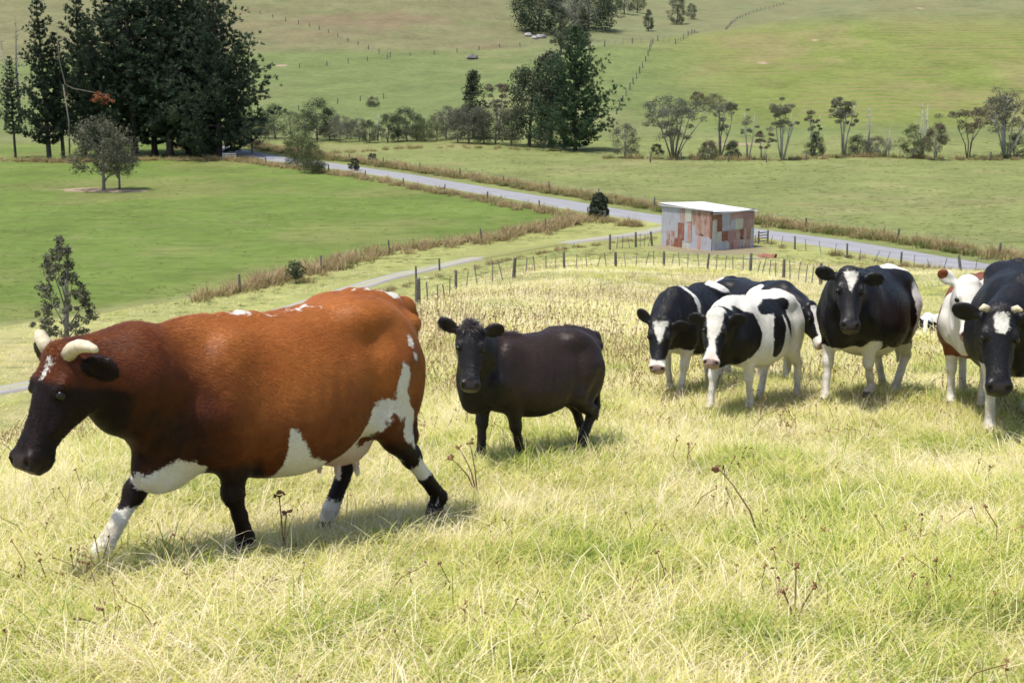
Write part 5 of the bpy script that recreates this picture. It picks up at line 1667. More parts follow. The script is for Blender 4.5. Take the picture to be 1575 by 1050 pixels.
def heifer_a():
    c = Cow("cow", A_POS, 238, 0.765, 0.98, 0.0128, poll=(1.12, 0.10, 1.02), head_yaw=20, head_pitch=62, head_size=1.22, fl=(0.64, 0), fr=(0.30, 0), hl=(-0.5, 0), hr=(-0.9, 0),
            ears=((10, 6), (12, -38)), udder=0.5, legs=0.93)
    V = c.V; hc = c.headco(); n = 0.05 * fbm(V[:, 0] * 5, V[:, 1] * 5, V[:, 2] * 5, seed=14)
    w = no(c)
    w = maxf(w, white_face(c, 0.035, 0.26, 0.072, 0.010))
    w = maxf(w, blob(hc, (0.50, 0.0, 0.02), (0.05, 0.055, 0.05)) * 1.0, minf(0.40 - 0 * V[:, 0], 0.075 - np.abs(hc[:, 1]), hc[:, 0] - 0.44, hc[:, 2] + 0.05))
    for i in range(4): w = maxf(w, leg_field(c, i, 0.0, 0.62))
    w = maxf(w, blob(V, (0.6, 0, 0.60), (0.3, 0.2, 0.10)) + n)
    w = maxf(w, blob(V, (0.40, 0.16, 1.25), (0.07, 0.28, 0.22), 10) + n)
    w = maxf(w, blob(V, (-0.55, 0.10, 1.38), (0.22, 0.16, 0.14)) + n, 0.56 - V[:, 2])
    m = coat("black_coat", *BLACK, edge=0.012, rough=0.42, spec=0.26)
    return c.build(m, "black and white heifer with white triangle on its forehead, leftmost of the herd", w, no(c), no(c) if False else blob(hc, (0.55, 0, -0.03), (0.07, 0.1, 0.07)), 100000, 0.4)

def heifer_b():
    c = Cow("cow", B_POS, 230, 0.74, 1.04, 0.0128, poll=(1.08, 0.16, 1.24), head_yaw=22, head_pitch=58, head_size=1.2, fl=(0.30, 0), fr=(0.66, 0), hl=(-0.88, 0), hr=(-0.52, 0),
            ears=((16, 8), (12, 18)), udder=0.5, legs=0.93)
    V = c.V; hc = c.headco(); n = 0.05 * fbm(V[:, 0] * 4, V[:, 1] * 4, V[:, 2] * 4, seed=24)
    w = np.full(len(V), 0.2)
    neck = maxf(blob(V, (0.62, 0.12, 0.98), (0.30, 0.42, 0.34), -8), blob(V, (0.88, 0.05, 0.85), (0.26, 0.3, 0.36)), blob(V, (0.70, 0.1, 0.72), (0.20, 0.4, 0.20)))
    neck = minf(neck, 1.27 - V[:, 2] + 0.25 * (V[:, 0] - 0.6))
    w = minf(w, -(neck + n))
    w = minf(w, -(blob(V, (0.0, 0.36, 1.0), (0.13, 0.25, 0.33), 18) + n), -(blob(V, (-0.05, 0.22, 1.26), (0.36, 0.13, 0.12), -8) + n), -(blob(V, (-0.30, 0.33, 1.10), (0.05, 0.2, 0.22), -12) + n))
    hm = near_head(c, 0.62) & (hc[:, 0] > -0.12)
    face = maxf(white_face(c, -0.1, 0.60, 0.060, 0.060), 0) if False else minf(np.interp(hc[:, 0], [-0.1, 0.05, 0.20, 0.32, 0.42, 0.50], [0.085, 0.082, 0.058, 0.024, 0.05, 0.10]) - np.abs(hc[:, 1] + 0.01), hc[:, 2] + np.interp(hc[:, 0], [0.3, 0.45], [0.03, 0.10]))
    w = np.where(hm, face * c.hs, w)
    for i in range(4): w = maxf(w, leg_field(c, i, 0.0, 0.66))
    m = coat("black_coat", *BLACK)
    return c.build(m, "mostly white heifer with black patches and broad white face, beside the leftmost heifer", w, no(c), blob(hc, (0.53, 0, -0.02), (0.09, 0.1, 0.09)), 80000, 0.3)

def cow_c():
    c = Cow("cow", C_POS, 298, 0.80, 1.0, 0.014, poll=(1.12, -0.05, 1.10), head_yaw=10, head_pitch=58, head_size=1.1, fl=(0.52, 0), fr=(0.35, 0), ears=((20, 30), (20, 30)), udder=0.5)
    V = c.V; hc = c.headco(); n = 0.05 * fbm(V[:, 0] * 4, V[:, 1] * 4, V[:, 2] * 4, seed=34)
    w = maxf(no(c), white_face(c, 0.05, 0.46, 0.050, 0.050), minf(hc[:, 0] - 0.40, 0.7 - np.linalg.norm(hc, axis=1), 0.3 + hc[:, 2]))
    w = maxf(w, blob(V, (0.66, -0.1, 0.72), (0.25, 0.4, 0.25)) + n, 0.62 - V[:, 2] + n, blob(V, (0.25, -0.28, 1.30), (0.12, 0.16, 0.16)) + n)
    w = maxf(w, blob(V, (-0.75, 0.0, 1.40), (0.12, 0.2, 0.06)) + n)
    for i in range(4): w = maxf(w, leg_field(c, i, 0.0, 0.62))
    m = coat("black_coat", *BLACK)
    return c.build(m, "black cow with white blaze half hidden between the white heifer and black cow", w, no(c), blob(hc, (0.53, 0, -0.02), (0.09, 0.1, 0.09)))

def cow_d():
    c = Cow("cow", D_POS, 234, 0.90, 0.99, 0.013, poll=(1.04, 0.20, 1.37), head_yaw=28, head_pitch=56, head_size=1.16, fl=(0.28, 0.05), fr=(0.68, 0), hl=(-0.50, 0), hr=(-0.92, 0),
            ears=((10, 4), (6, -8)), udder=0.6, belly=0.04, legs=0.95)
    V = c.V; hc = c.headco(); n = 0.05 * fbm(V[:, 0] * 4, V[:, 1] * 4, V[:, 2] * 4, seed=44)
    w = maxf(no(c), white_face(c, 0.03, 0.215, 0.064, 0.006))
    for i in range(4): w = maxf(w, leg_field(c, i, 0.0, 0.60) + 0.5 * n)
    w = maxf(w, blob(V, (0.60, 0, 0.52), (0.3, 0.2, 0.12)) + n, 0.60 - V[:, 2] + n - 0.3 * sstep(0.2, 0.5, V[:, 0]))
    w = maxf(w, blob(V, (-0.66, 0.28, 0.85), (0.16, 0.2, 0.42), -14) + n, blob(V, (-0.62, 0.05, 1.42), (0.26, 0.16, 0.09)) + n, blob(V, (0.42, 0.20, 1.30), (0.02, 0.06, 0.05)))
    m = coat("black_coat", *BLACK)
    return c.build(m, "big black cow with small white forehead triangle, facing the camera, right of centre", w, no(c), blob(V, (-0.4, 0, 0.5), (0.2, 0.2, 0.12)), 90000, 0.3)

def cow_e():
    c = Cow("cow", E_POS, 236, 0.86, 1.0, 0.022, poll=(1.02, 0.1, 1.12), head_yaw=10, head_pitch=62, head_size=1.1, udder=0.0, ears=((10, 10), (10, -40)))
    V = c.V; hc = c.headco(); n = 0.06 * fbm(V[:, 0] * 4, V[:, 1] * 4, V[:, 2] * 4, seed=54)
    w = np.full(len(V), 0.2)
    hd = near_head(c, 0.60) & (hc[:, 0] > -0.05)
    w = np.where(hd, np.maximum(0.045 - np.abs(hc[:, 1]), hc[:, 0] - 0.38), w)
    w = minf(w, -(blob(V, (0.05, 0.3, 1.05), (0.10, 0.25, 0.3)) + n), -(blob(V, (0.45, -0.2, 1.25), (0.14, 0.2, 0.2)) + n))
    m = coat("black_coat", *BLACK)
    return c.build(m, "small distant black and white cow showing above the grass right of centre", w, no(c), no(c))

def cow_f():
    c = Cow("cow", F_POS, 246, 0.87, 1.0, 0.014, poll=(1.02, 0.0, 1.36), head_yaw=14, head_pitch=58, head_size=1.2, fl=(0.55, 0), fr=(0.45, 0), ears=((12, -32), (12, -30)), udder=0.5)
    V = c.V; hc = c.headco(); n = 0.05 * fbm(V[:, 0] * 5, V[:, 1] * 5, V[:, 2] * 5, seed=64)
    w = no(c)
    w = np.where(near_head(c, 0.66) & (hc[:, 0] > -0.10), 0.1, w)
    for cc, RR in c.ear_c:
        w = minf(w, -blob(V, cc + RR[:, 0] * 0.06, (0.06, 0.06, 0.06)))
    w = maxf(w, blob(V, (0.78, 0, 0.80), (0.2, 0.13, 0.2)) + n)
    for i in range(4): w = maxf(w, leg_field(c, i, 0.0, 0.55))
    m = coat("red_white_coat", (0.20, 0.055, 0.02), (0.15, 0.04, 0.015), (0.05, 0.015, 0.01))
    return c.build(m, "red cow with all-white face standing behind the horned black cow", w, no(c), blob(hc, (0.53, 0, -0.02), (0.08, 0.1, 0.09)))

def cow_g():
    c = Cow("cow", G_POS, 252, 0.98, 1.10, 0.0125, poll=(1.10, -0.19, 1.12), head_yaw=8, head_pitch=64, head_size=1.24, fl=(0.72, 0.0), fr=(0.40, 0), hl=(-0.6, 0), hr=(-0.85, 0),
            ears=((14, 16), (12, -4)), udder=0.6, belly=0.05, legs=0.95,
            horns=[([(0.01, 0.07, 0.03), (0.0, 0.10, 0.045), (0.02, 0.125, 0.06)], [0.030, 0.027, 0.012]), ([(0.01, -0.07, 0.03), (0.0, -0.10, 0.045), (0.02, -0.125, 0.06)], [0.030, 0.027, 0.012])])
    V = c.V; hc = c.headco(); n = 0.05 * fbm(V[:, 0] * 4, V[:, 1] * 4, V[:, 2] * 4, seed=74)
    w = maxf(no(c), blob(hc, (0.10, 0.0, 0.05), (0.075, 0.048, 0.06)) + 0.15 * n)
    w = maxf(w, leg_field(c, 1, 0.0, 0.62), minf(leg_field(c, 0, 0.10, 0.60), V[:, 1] - 0.12 + 0.4 * n))
    w = maxf(w, blob(V, (0.15, 0.32, 1.22), (0.10, 0.1, 0.12)) + n, np.where(V[:, 0] < 0.5, 0.50 - V[:, 2], -1))
    m = coat("black_coat", *BLACK)
    return c.build(m, "black cow with stub horns and white forehead spot at the right edge", w, no(c), no(c), 100000, 0.3)

def by_front(px, py, yaw, dx):
    """ground position of an animal whose point dx metres ahead of its middle stands at this pixel"""
    p = gp(px, py); a = math.radians(yaw)
    return (p[0] - dx * math.cos(a), p[1] - dx * math.sin(a))
BROWN_POS = (-1.20, 6.86)
CALF_POS = by_front(754, 712, 219, 0.36)
A_POS = by_front(1034, 610, 238, 0.40)
B_POS = by_front(1112, 634, 230, 0.45)
C_POS = by_front(1199, 594, 298, 0.45)
D_POS = by_front(1296, 620, 234, 0.50)
E_POS = (10.75, 34.2)
F_POS = by_front(1484, 628, 246, 0.45)
G_POS = by_front(1556, 676, 252, 0.55)
HERD = [brown_cow(), black_calf(), heifer_a(), heifer_b(), cow_c(), cow_d(), cow_e(), cow_f(), cow_g()]
# ------------------------------------------------------------------ grass: nobody could count it
def mat_blade(name, stops, trans=0.35, rough=0.6):
    """colour runs through stops with the per-blade value; varies a little by clump"""
    k = NT(name)
    a = k.attr("hue").outputs["Fac"]
    oi = k.n("ObjectInfo").outputs["Random"]
    pos = k.n("NewGeometry").outputs["Position"]
    patch = k.mapr(k.noise(pos, 1.3, 6, 0.7), 0.30, 0.70, -0.30, 0.30)
    v = k.math('ADD', k.math('ADD', a, patch), k.mapr(oi, 0, 1, -0.04, 0.22))
    cr = k.n("ValToRGB")
    el = cr.color_ramp.elements
    while len(el) < len(stops): el.new(0.5)
    for e, (p, c) in zip(el, stops):
        e.position = p; e.color = (*c, 1)
    k.l(v, cr.inputs[0])
    col = cr.outputs[0]
    d = k.n("BsdfPrincipled"); k.l(col, d.inputs["Base Color"]); d.inputs["Roughness"].default_value = rough; d.inputs["Specular IOR Level"].default_value = 0.25
    t = k.n("BsdfTranslucent"); k.l(col, t.inputs[0])
    mx = k.n("MixShader"); mx.inputs[0].default_value = trans
    k.l(d.outputs[0], mx.inputs[1]); k.l(t.outputs[0], mx.inputs[2]); k.l(mx.outputs[0], k.out.inputs[0])
    return k.m
HAY = mat_blade("long_grass", [(0.0, (0.17, 0.26, 0.04)), (0.25, (0.42, 0.48, 0.09)), (0.5, (0.64, 0.62, 0.19)), (0.75, (0.79, 0.71, 0.35)), (1.0, (0.90, 0.80, 0.58))], 0.48)
RANK = mat_blade("rank_grass", [(0.0, (0.11, 0.15, 0.035)), (0.35, (0.22, 0.20, 0.075)), (0.7, (0.34, 0.25, 0.12)), (1.0, (0.46, 0.36, 0.21))])
HEADS = simple_mat("dry_seed_head", (0.20, 0.105, 0.055), (0.29, 0.165, 0.09), 30, 0.9, 0.1)
STALK = simple_mat("dry_stalk", (0.30, 0.20, 0.10), (0.20, 0.13, 0.06), 12, 0.9, 0.1)

def blades(rng, n, spread, lmin, lmax, wid, lean, lay, hue_mu, hue_sd, seg=4):
    """n bent blades; lean tips them along +x, lay presses them flat"""
    th = rng.uniform(0, 6.283, n)
    base = np.stack([rng.normal(0, spread, n), rng.normal(0, spread, n), np.full(n, -0.02)], 1)
    L = rng.uniform(lmin, lmax, n)
    d = np.stack([np.cos(th) * 0.8 + lean, np.sin(th) * 0.8, np.zeros(n)], 1)
    d /= np.linalg.norm(d, axis=1)[:, None]
    e0 = np.radians(np.clip(rng.normal(78, 12, n), 35, 90))                     # start angle
    e1 = np.radians(np.clip(rng.normal(62 - 95 * lay, 24, n), -25, 85))         # end angle
    P = [base]; 
    for s in range(seg):
        f = (s + 0.5) / seg
        e = e0 + (e1 - e0) * f ** 0.8
        st = (L / seg)[:, None] * (d * np.cos(e)[:, None] + np.array([0, 0, 1.0]) * np.sin(e)[:, None])
        P.append(np.maximum(P[-1] + st, [-9, -9, 0.004]))
    side = np.stack([-d[:, 1], d[:, 0], np.zeros(n)], 1)
    tw = rng.uniform(-1, 1, n)[:, None]
    side = side + tw * d * 0.7; side /= np.linalg.norm(side, axis=1)[:, None]
    w = wid * rng.uniform(0.5, 1.3, n)[:, None]
    V = []; 
    for s in range(seg + 1):
        k = (1 - (s / seg) ** 1.6) * 0.92 + 0.08
        V.append(P[s] - side * w * k / 2); V.append(P[s] + side * w * k / 2)
    V = np.stack(V, 1)                                                           # n, 2(seg+1), 3
    m = 2 * (seg + 1)
    F = []
    for s in range(seg):
        F.append(np.stack([np.arange(n) * m + 2 * s, np.arange(n) * m + 2 * s + 1, np.arange(n) * m + 2 * s + 3, np.arange(n) * m + 2 * s + 2], 1))
    hue = np.clip(rng.normal(hue_mu, hue_sd, n), 0, 1)
    return V.reshape(-1, 3), np.concatenate(F), np.repeat(hue, m)

def clump_obj(name, parts, mat, coll, extra=None):
    V, F, S = join(parts)
    fm = np.zeros(len(F), int)
    mats = [mat]
    if extra is not None:
        ev, ef, em = extra
        V2 = np.concatenate([V, ev]); F2 = [tuple(q) for q in F] + [tuple(i + len(V) for i in q) for q in ef]
        me = mesh_from(name, V2, F2, (mat, *em[0])); me.polygons.foreach_set("material_index", np.array([0] * len(F) + list(em[1]), np.int32))
        S = np.concatenate([S, np.full(len(ev), 0.5)])
    else:
        me = mesh_from(name, V, F, (mat,))
    add_attr(me, "hue", S)
    o = bpy.data.objects.new(name, me)
    coll.objects.link(o)
    return o

def seed_heads(rng, n, spread, h, size, tilt=0.35):
    """thin dry stalks with small brown heads"""
    mb = MB(); mi = []
    for i in range(n):
        b = np.array([rng.normal(0, spread), rng.normal(0, spread), 0.0])
        t = b + np.array([rng.normal(0, tilt) * h, rng.normal(0, tilt) * h, h * rng.uniform(0.6, 1.1)])
        f0 = len(mb.f)
        mb.tube([b, (b + t) / 2 + rng.normal(0, 0.02, 3), t], [0.0028, 0.0024, 0.0018], 3, False)
        mi += [0] * (len(mb.f) - f0)
        for j in range(rng.integers(2, 5)):
            c = t + rng.normal(0, size * 0.7, 3); s = size * rng.uniform(0.5, 1.0)
            R = unit(rng, 3) * s
            f0 = len(mb.f)
            mb.add([c + R[0], c - R[0], c + R[1], c - R[1], c + R[2], c - R[2]], [(0, 2, 4), (2, 1, 4), (1, 3, 4), (3, 0, 4), (2, 0, 5), (1, 2, 5), (3, 1, 5), (0, 3, 5)])
            mi += [1] * (len(mb.f) - f0)
    return np.array(mb.v), mb.f, ((STALK, HEADS), [1 + q for q in mi])

def scatter(name, label, category, pts, rot, scl, idx, coll):
    me = bpy.data.meshes.new(name)
    me.vertices.add(len(pts)); me.vertices.foreach_set("co", np.asarray(pts, np.float32).ravel())
    add_attr(me, "turn", rot, 'FLOAT_VECTOR'); add_attr(me, "size", scl, 'FLOAT_VECTOR')
    a = me.attributes.new("pick", 'INT', 'POINT'); a.data.foreach_set("value", np.asarray(idx, np.int32))
    o = obj(name, me)
    set_props(o, label, category, None, "stuff")
    ng = bpy.data.node_groups.new(name + "_scatter", 'GeometryNodeTree')
    ng.interface.new_socket("Geometry", in_out='INPUT', socket_type='NodeSocketGeometry')
    ng.interface.new_socket("Geometry", in_out='OUTPUT', socket_type='NodeSocketGeometry')
    N = lambda t: ng.nodes.new(t)
    gi, go = N('NodeGroupInput'), N('NodeGroupOutput')
    ci = N('GeometryNodeCollectionInfo'); ci.inputs[0].default_value = coll
    ci.inputs["Separate Children"].default_value = True; ci.inputs["Reset Children"].default_value = True
    ip = N('GeometryNodeInstanceOnPoints'); ip.inputs["Pick Instance"].default_value = True
    def named(n, t):
        q = N('GeometryNodeInputNamedAttribute'); q.data_type = t; q.inputs[0].default_value = n
        return q.outputs[0]
    ng.links.new(gi.outputs[0], ip.inputs["Points"])
    ng.links.new(ci.outputs[0], ip.inputs["Instance"])
    ng.links.new(named("pick", 'INT'), ip.inputs["Instance Index"])
    ng.links.new(named("turn", 'FLOAT_VECTOR'), ip.inputs["Rotation"])
    ng.links.new(named("size", 'FLOAT_VECTOR'), ip.inputs["Scale"])
    ng.links.new(ip.outputs[0], go.inputs[0])
    md = o.modifiers.new("scatter", 'NODES'); md.node_group = ng
    return o

def variants(tag, makers):
    coll = bpy.data.collections.new(tag)
    for i, f in enumerate(makers):
        f("%s_%02d" % (tag, i), np.random.default_rng(900 + i * 13 + len(tag)), coll)
    return coll

def near_variants():
    def upright(nm, r, c): clump_obj(nm, [blades(r, 30, 0.07, 0.05, 0.17, 0.0060, 0.2, 0.35, 0.45, 0.24)], HAY, c)
    def bent(nm, r, c): clump_obj(nm, [blades(r, 30, 0.09, 0.10, 0.26, 0.0052, 0.5, 0.95, 0.50, 0.26), blades(r, 14, 0.08, 0.05, 0.14, 0.0075, 0.2, 0.5, 0.35, 0.2, 3)], HAY, c)
    def flat(nm, r, c): clump_obj(nm, [blades(r, 30, 0.11, 0.10, 0.32, 0.0046, 0.7, 1.15, 0.68, 0.26), blades(r, 16, 0.10, 0.06, 0.16, 0.0070, 0.3, 0.9, 0.55, 0.25, 3)], HAY, c)
    def green(nm, r, c): clump_obj(nm, [blades(r, 40, 0.06, 0.08, 0.25, 0.0062, 0.4, 0.75, 0.26, 0.16)], HAY, c)
    def straw(nm, r, c): clump_obj(nm, [blades(r, 24, 0.10, 0.08, 0.30, 0.0042, 0.3, 0.75, 0.95, 0.10), blades(r, 16, 0.10, 0.05, 0.13, 0.0065, 0.3, 0.9, 0.70, 0.2, 3)], HAY, c)
    def heads(nm, r, c): clump_obj(nm, [blades(r, 28, 0.09, 0.08, 0.22, 0.0050, 0.5, 0.7, 0.66, 0.22)], HAY, c, seed_heads(r, 4, 0.10, 0.17, 0.009))
    return variants("meadow_clump", [upright, upright, bent, bent, bent, flat, flat, flat, green, green, straw, straw, heads, heads])
def far_variants():
    def a(nm, r, c): clump_obj(nm, [blades(r, 32, 0.17, 0.10, 0.26, 0.012, 0.5, 0.8, 0.62, 0.2, 3)], HAY, c)
    def b(nm, r, c): clump_obj(nm, [blades(r, 32, 0.19, 0.10, 0.28, 0.011, 0.6, 0.9, 0.80, 0.18, 3)], HAY, c)
    def g(nm, r, c): clump_obj(nm, [blades(r, 34, 0.16, 0.10, 0.24, 0.012, 0.5, 0.7, 0.42, 0.16, 3)], HAY, c)
    def h(nm, r, c): clump_obj(nm, [blades(r, 24, 0.17, 0.10, 0.26, 0.011, 0.5, 0.7, 0.76, 0.2, 3)], HAY, c, seed_heads(r, 3, 0.20, 0.24, 0.011))
    return variants("hill_clump", [a, a, b, b, g, g, h, h])
def rank_variants():
    def a(nm, r, c): clump_obj(nm, [blades(r, 60, 0.30, 0.5, 1.1, 0.045, 0.4, 0.45, 0.72, 0.2, 3)], RANK, c)
    def b(nm, r, c): clump_obj(nm, [blades(r, 60, 0.32, 0.4, 1.0, 0.045, 0.4, 0.5, 0.42, 0.2, 3)], RANK, c)
    def d(nm, r, c): clump_obj(nm, [blades(r, 60, 0.28, 0.4, 0.9, 0.05, 0.3, 0.4, 0.12, 0.1, 3)], RANK, c)
    return variants("rank_tuft", [a, a, b, b, d])

rng = np.random.default_rng(77)
def wedge(y0, y1, dens, margin=1.6, slope=0.41):
    """random points on the land between two distances, wide enough for a step to the side"""
    w1 = slope * y1 + margin
    n = int(dens * (y1 - y0) * 2 * w1)
    y = rng.uniform(y0, y1, n); x = rng.uniform(-w1, w1, n)
    m = np.abs(x) < slope * y + margin
    return x[m], y[m]
def turn_of(x, y, jit=1.1):
    a = 2.4 * fbm(x / 2.6, y / 2.6, seed=51) * 2.2 + 0.6 + rng.normal(0, jit, len(x))
    nx = (H(x + 0.1, y) - H(x - 0.1, y)) / 0.2; ny = (H(x, y + 0.1) - H(x, y - 0.1)) / 0.2
    return np.stack([np.arctan(ny) * 0.7, -np.arctan(nx) * 0.7, a], 1)
def near_grass():
    X = []; Y = []
    for y0, y1, d in ((2.6, 6.0, 230), (6.0, 9.5, 190), (9.5, 14.0, 130), (14.0, 20.0, 75)):
        x, y = wedge(y0, y1, d); X.append(x); Y.append(y)
    x = np.concatenate(X); y = np.concatenate(Y); n = len(x)
    f = fbm(x / 0.9, y / 0.9, seed=61); g = fbm(x / 2.3, y / 2.3, seed=62); hd = fbm(x / 3.0, y / 3.0, seed=63)
    u = rng.uniform(0, 1, n)
    idx = np.where(u < 0.25, rng.integers(0, 2, n), np.where(u < 0.55, rng.integers(2, 5, n), np.where(u < 0.82, rng.integers(5, 8, n), rng.integers(10, 12, n))))
    idx = np.where((0.45 * g + 0.8 * f + rng.normal(0, 0.25, n)) > 0.22, rng.integers(8, 10, n), idx)
    hp = sstep(9.0, 13.5, y) * 0.42 + 0.02
    idx = np.where(rng.uniform(0, 1, n) < hp * np.clip(0.7 + hd * 1.2, 0, 2), rng.integers(12, 14, n), idx)
    s = np.clip(rng.normal(0.88, 0.20, n) + 0.42 * f, 0.40, 1.6)
    sc = np.stack([s, s, s * rng.uniform(0.75, 1.2, n)], 1)
    scatter("meadow_grass", "long matted yellow-green grass covering the near hillside", "grass", np.stack([x, y, H(x, y)], 1), turn_of(x, y), sc, idx, near_variants())
    return n
def hill_grass():
    X = []; Y = []
    for y0, y1, d in ((19.0, 30, 20), (30, 48, 9), (48, 72, 5), (72, 98, 2.2)):
        x, y = wedge(y0, y1, d, 3.0, 0.40); X.append(x); Y.append(y)
    x = np.concatenate(X); y = np.concatenate(Y)
    z = H(x, y)
    dt, _ = poly_dist(x, y, [tuple(p) for p in TRACK[::4]]); dr, sr = poly_dist(x, y, [tuple(p) for p in ROAD[::4]]); _, sb = poly_dist(x, y, [tuple(p) for p in BANK[::4]])
    ds = np.maximum(np.abs((x - 15.2) * 0.766 + (y - 107.9) * 0.643), np.abs(-(x - 15.2) * 0.643 + (y - 107.9) * 0.766))
    m = (dt > 1.35) & (dr > 3.5) & (sr < 0) & (sb < 0) & (ds > 3.6) & (z > -15.9)
    x, y, z = x[m], y[m], z[m]; n = len(x)
    hd = fbm(x / 7.0, y / 7.0, seed=71); g = fbm(x / 5, y / 5, seed=72)
    idx = np.where(g > 0.15, rng.integers(4, 6, n), rng.integers(0, 4, n))
    idx = np.where(hd + rng.normal(0, 0.2, n) > 0.12 + 0.15 * sstep(24, 34, y), rng.integers(6, 8, n), idx)
    s = np.clip(rng.normal(1.0, 0.2, n), 0.5, 1.6)
    scatter("hill_grass", "drier seeding grass on the hillside down to the brow fence", "grass", np.stack([x, y, z], 1), turn_of(x, y), np.stack([s, s, s], 1), idx, far_variants())
    return n
def rank_grass():
    P = []; R = []; I = []; S = []
    def strip(line, off, width, per, pick, sc):
        L = offset_line(line, off); n = int(len(L) * per)
        i = rng.integers(0, len(L) - 1, n); t = rng.uniform(0, 1, n)[:, None]
        q = L[i] * (1 - t) + L[i + 1] * t + rng.normal(0, width / 2, (n, 2))
        q = q[(np.hypot(q[:, 0] - 15.5, q[:, 1] - 107) > 4.6) & ((q[:, 0] > -19.5 + rng.normal(0, 1.2, n)) | (q[:, 1] > 130))]
        d1, _ = poly_dist(q[:, 0], q[:, 1], [tuple(p) for p in ROAD[::2]]); d2, _ = poly_dist(q[:, 0], q[:, 1], [tuple(p) for p in TRACK[::2]])
        q = q[(d1 > 3.0) & (d2 > 2.0) & (q[:, 1] > 30)]
        n = len(q)
        P.append(np.stack([q[:, 0], q[:, 1], H(q[:, 0], q[:, 1])], 1)); R.append(np.stack([np.zeros(n), np.zeros(n), rng.uniform(0, 6.28, n)], 1))
        I.append(rng.choice(pick, n)); s = sc * rng.uniform(0.6, 1.35, n); S.append(np.stack([s, s, s], 1))
    strip(BANK, 0.0, 1.6, 5.0, [0, 1, 0, 1, 2], 0.95)
    strip(ROAD, 6.6, 1.0, 9.0, [0, 1, 2, 3, 0], 0.95)
    strip(ROAD, 5.0, 0.8, 7.0, [4, 3, 4, 2], 0.85)
    strip(ROAD[:70], -5.2, 1.3, 6.0, [0, 1, 2, 3], 0.85)
    strip(ROAD[40:], -4.6, 0.8, 3.0, [2, 3, 0], 0.6)
    strip(TRACK, -2.6, 0.5, 1.2, [0, 2, 3], 0.5)
    q = smooth_line([tuple(gp(a, b)[:2]) for a, b in ((430, 240), (520, 236), (640, 228), (760, 229), (900, 234))], 1.5)
    strip(q, 0, 1.6, 1.4, [0, 2, 3], 0.9)
    q = smooth_line([tuple(gp(a, b)[:2]) for a, b in ((930, 244), (1060, 246), (1200, 247), (1330, 242), (1450, 245), (1600, 246))], 1.5)
    strip(q, 0.5, 2.2, 3.2, [0, 2, 3, 4], 1.0)
    q = smooth_line([tuple(gp(a, b)[:2]) for a, b in ((-30, 246), (100, 250), (250, 247), (400, 248))], 1.5)
    strip(q, 0, 1.4, 4.0, [0, 1, 2], 1.0)
    scatter("rank_grass", "tall straw and brown grass along the banks, verges and fence lines", "grass", np.concatenate(P), np.concatenate(R), np.concatenate(S), np.concatenate(I), rank_variants())
PASTURE = mat_blade("pasture_sward", [(0.0, (0.105, 0.140, 0.034)), (0.35, (0.150, 0.180, 0.052)), (0.65, (0.200, 0.208, 0.078)), (1.0, (0.260, 0.240, 0.110))], 0.5)
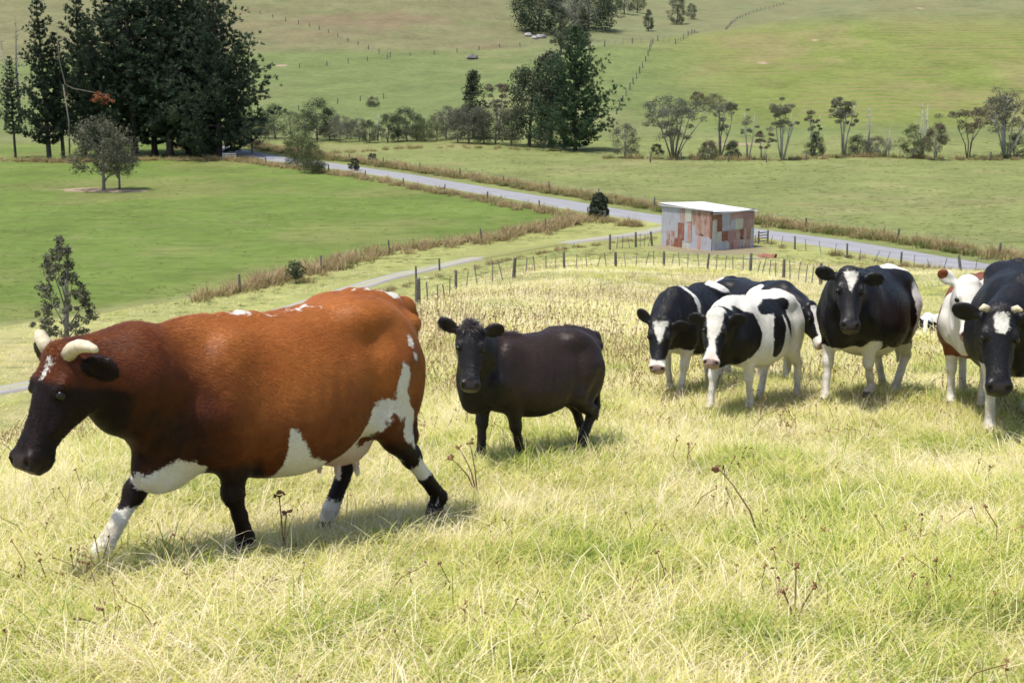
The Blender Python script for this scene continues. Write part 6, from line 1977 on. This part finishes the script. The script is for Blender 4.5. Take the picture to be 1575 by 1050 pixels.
def pasture_grass():
    def a(nm, r, c): clump_obj(nm, [blades(r, 26, 0.16, 0.08, 0.20, 0.05, 0.3, 0.5, 0.35, 0.15, 2)], PASTURE, c)
    def b(nm, r, c): clump_obj(nm, [blades(r, 26, 0.20, 0.10, 0.26, 0.05, 0.3, 0.5, 0.70, 0.15, 2)], PASTURE, c)
    def d(nm, r, c): clump_obj(nm, [blades(r, 30, 0.14, 0.12, 0.28, 0.05, 0.2, 0.4, 0.10, 0.08, 2)], PASTURE, c)
    coll = variants("sward_tuft", [a, b, d])
    n = 34000
    y = 80 + 165 * rng.uniform(0, 1, n) ** 1.15; x = rng.uniform(-1, 1, n) * (0.42 * y + 6)
    dt, _ = poly_dist(x, y, [tuple(p) for p in TRACK[::4]]); dr, sr = poly_dist(x, y, [tuple(p) for p in ROAD[::4]]); db, sb = poly_dist(x, y, [tuple(p) for p in BANK[::4]])
    cl = fbm(x / 6, y / 6, seed=95) + rng.normal(0, 0.35, n)
    leftp = (sr < 0) & (sb > 0)
    m = (dr > 4) & (dt > 2.5) & (np.hypot(x - 15.5, y - 107) > 5.5) & (cl > np.where(leftp, 0.25, -0.05))
    x, y, lf = x[m], y[m], leftp[m]; n = len(x)
    s = rng.uniform(0.35, 0.85, n) * np.where(lf, 0.75, 1.0)
    idx = np.where(lf, rng.choice([0, 0, 2], n), rng.choice([0, 1, 1, 1, 0, 2], n))
    scatter("pasture_grass", "grazed tufts scattered over the valley paddocks", "grass", np.stack([x, y, H(x, y)], 1), np.stack([np.zeros(n), np.zeros(n), rng.uniform(0, 6.28, n)], 1), np.stack([s, s, s * 0.5], 1), idx, coll)
pasture_grass()
def dry_weed(px, py, tips, label, head=0.017):
    """a dead flower stalk: bent stem with crumpled brown heads"""
    p = gp(px, py)
    root = empty("dry_weed", tuple(p))
    set_props(root, label, "weed", "dead flower stalks standing in the grass")
    r = np.random.default_rng(int(px))
    for tx, tz in tips:
        mb = MB()
        t = np.array([tx, r.normal(0, 0.03), tz])
        mb.tube([(0, 0, -0.03), t * np.array([0.35, 0.4, 0.5]), t * np.array([0.7, 0.8, 0.8]), t], [0.0050, 0.0045, 0.0036, 0.0028], 5)
        obj("stem", mb.mesh("stem", (STALK,), True), root)
        mb = MB()
        for j in range(9):
            c = t + r.normal(0, head * 0.6, 3); R = unit(r, 3) * head * r.uniform(0.5, 0.9)
            mb.add([c + R[0], c - R[0], c + R[1], c - R[1], c + R[2], c - R[2]], [(0, 2, 4), (2, 1, 4), (1, 3, 4), (3, 0, 4), (2, 0, 5), (1, 2, 5), (3, 1, 5), (0, 3, 5)])
        h = obj("seed_head", mb.mesh("seed_head", (HEADS,)), root)
        h["kind"] = "stuff"
dry_weed(1178, 850, [(-0.26, 0.46)], "tall leaning dead stalk with one round brown head below the calf's right", 0.021)
dry_weed(1222, 965, [(0.0, 0.26), (-0.06, 0.17), (0.07, 0.20)], "cluster of dead brown flower heads at lower right of centre", 0.013)
dry_weed(437, 850, [(-0.02, 0.30), (0.02, 0.22)], "short reddish dead stalk under the brown cow's belly", 0.018)
dry_weed(735, 760, [(-0.12, 0.30), (-0.05, 0.33), (-0.17, 0.25)], "fan of thin dead stalks between the brown cow's hind leg and calf", 0.014)
print("grass", near_grass(), hill_grass()); rank_grass()
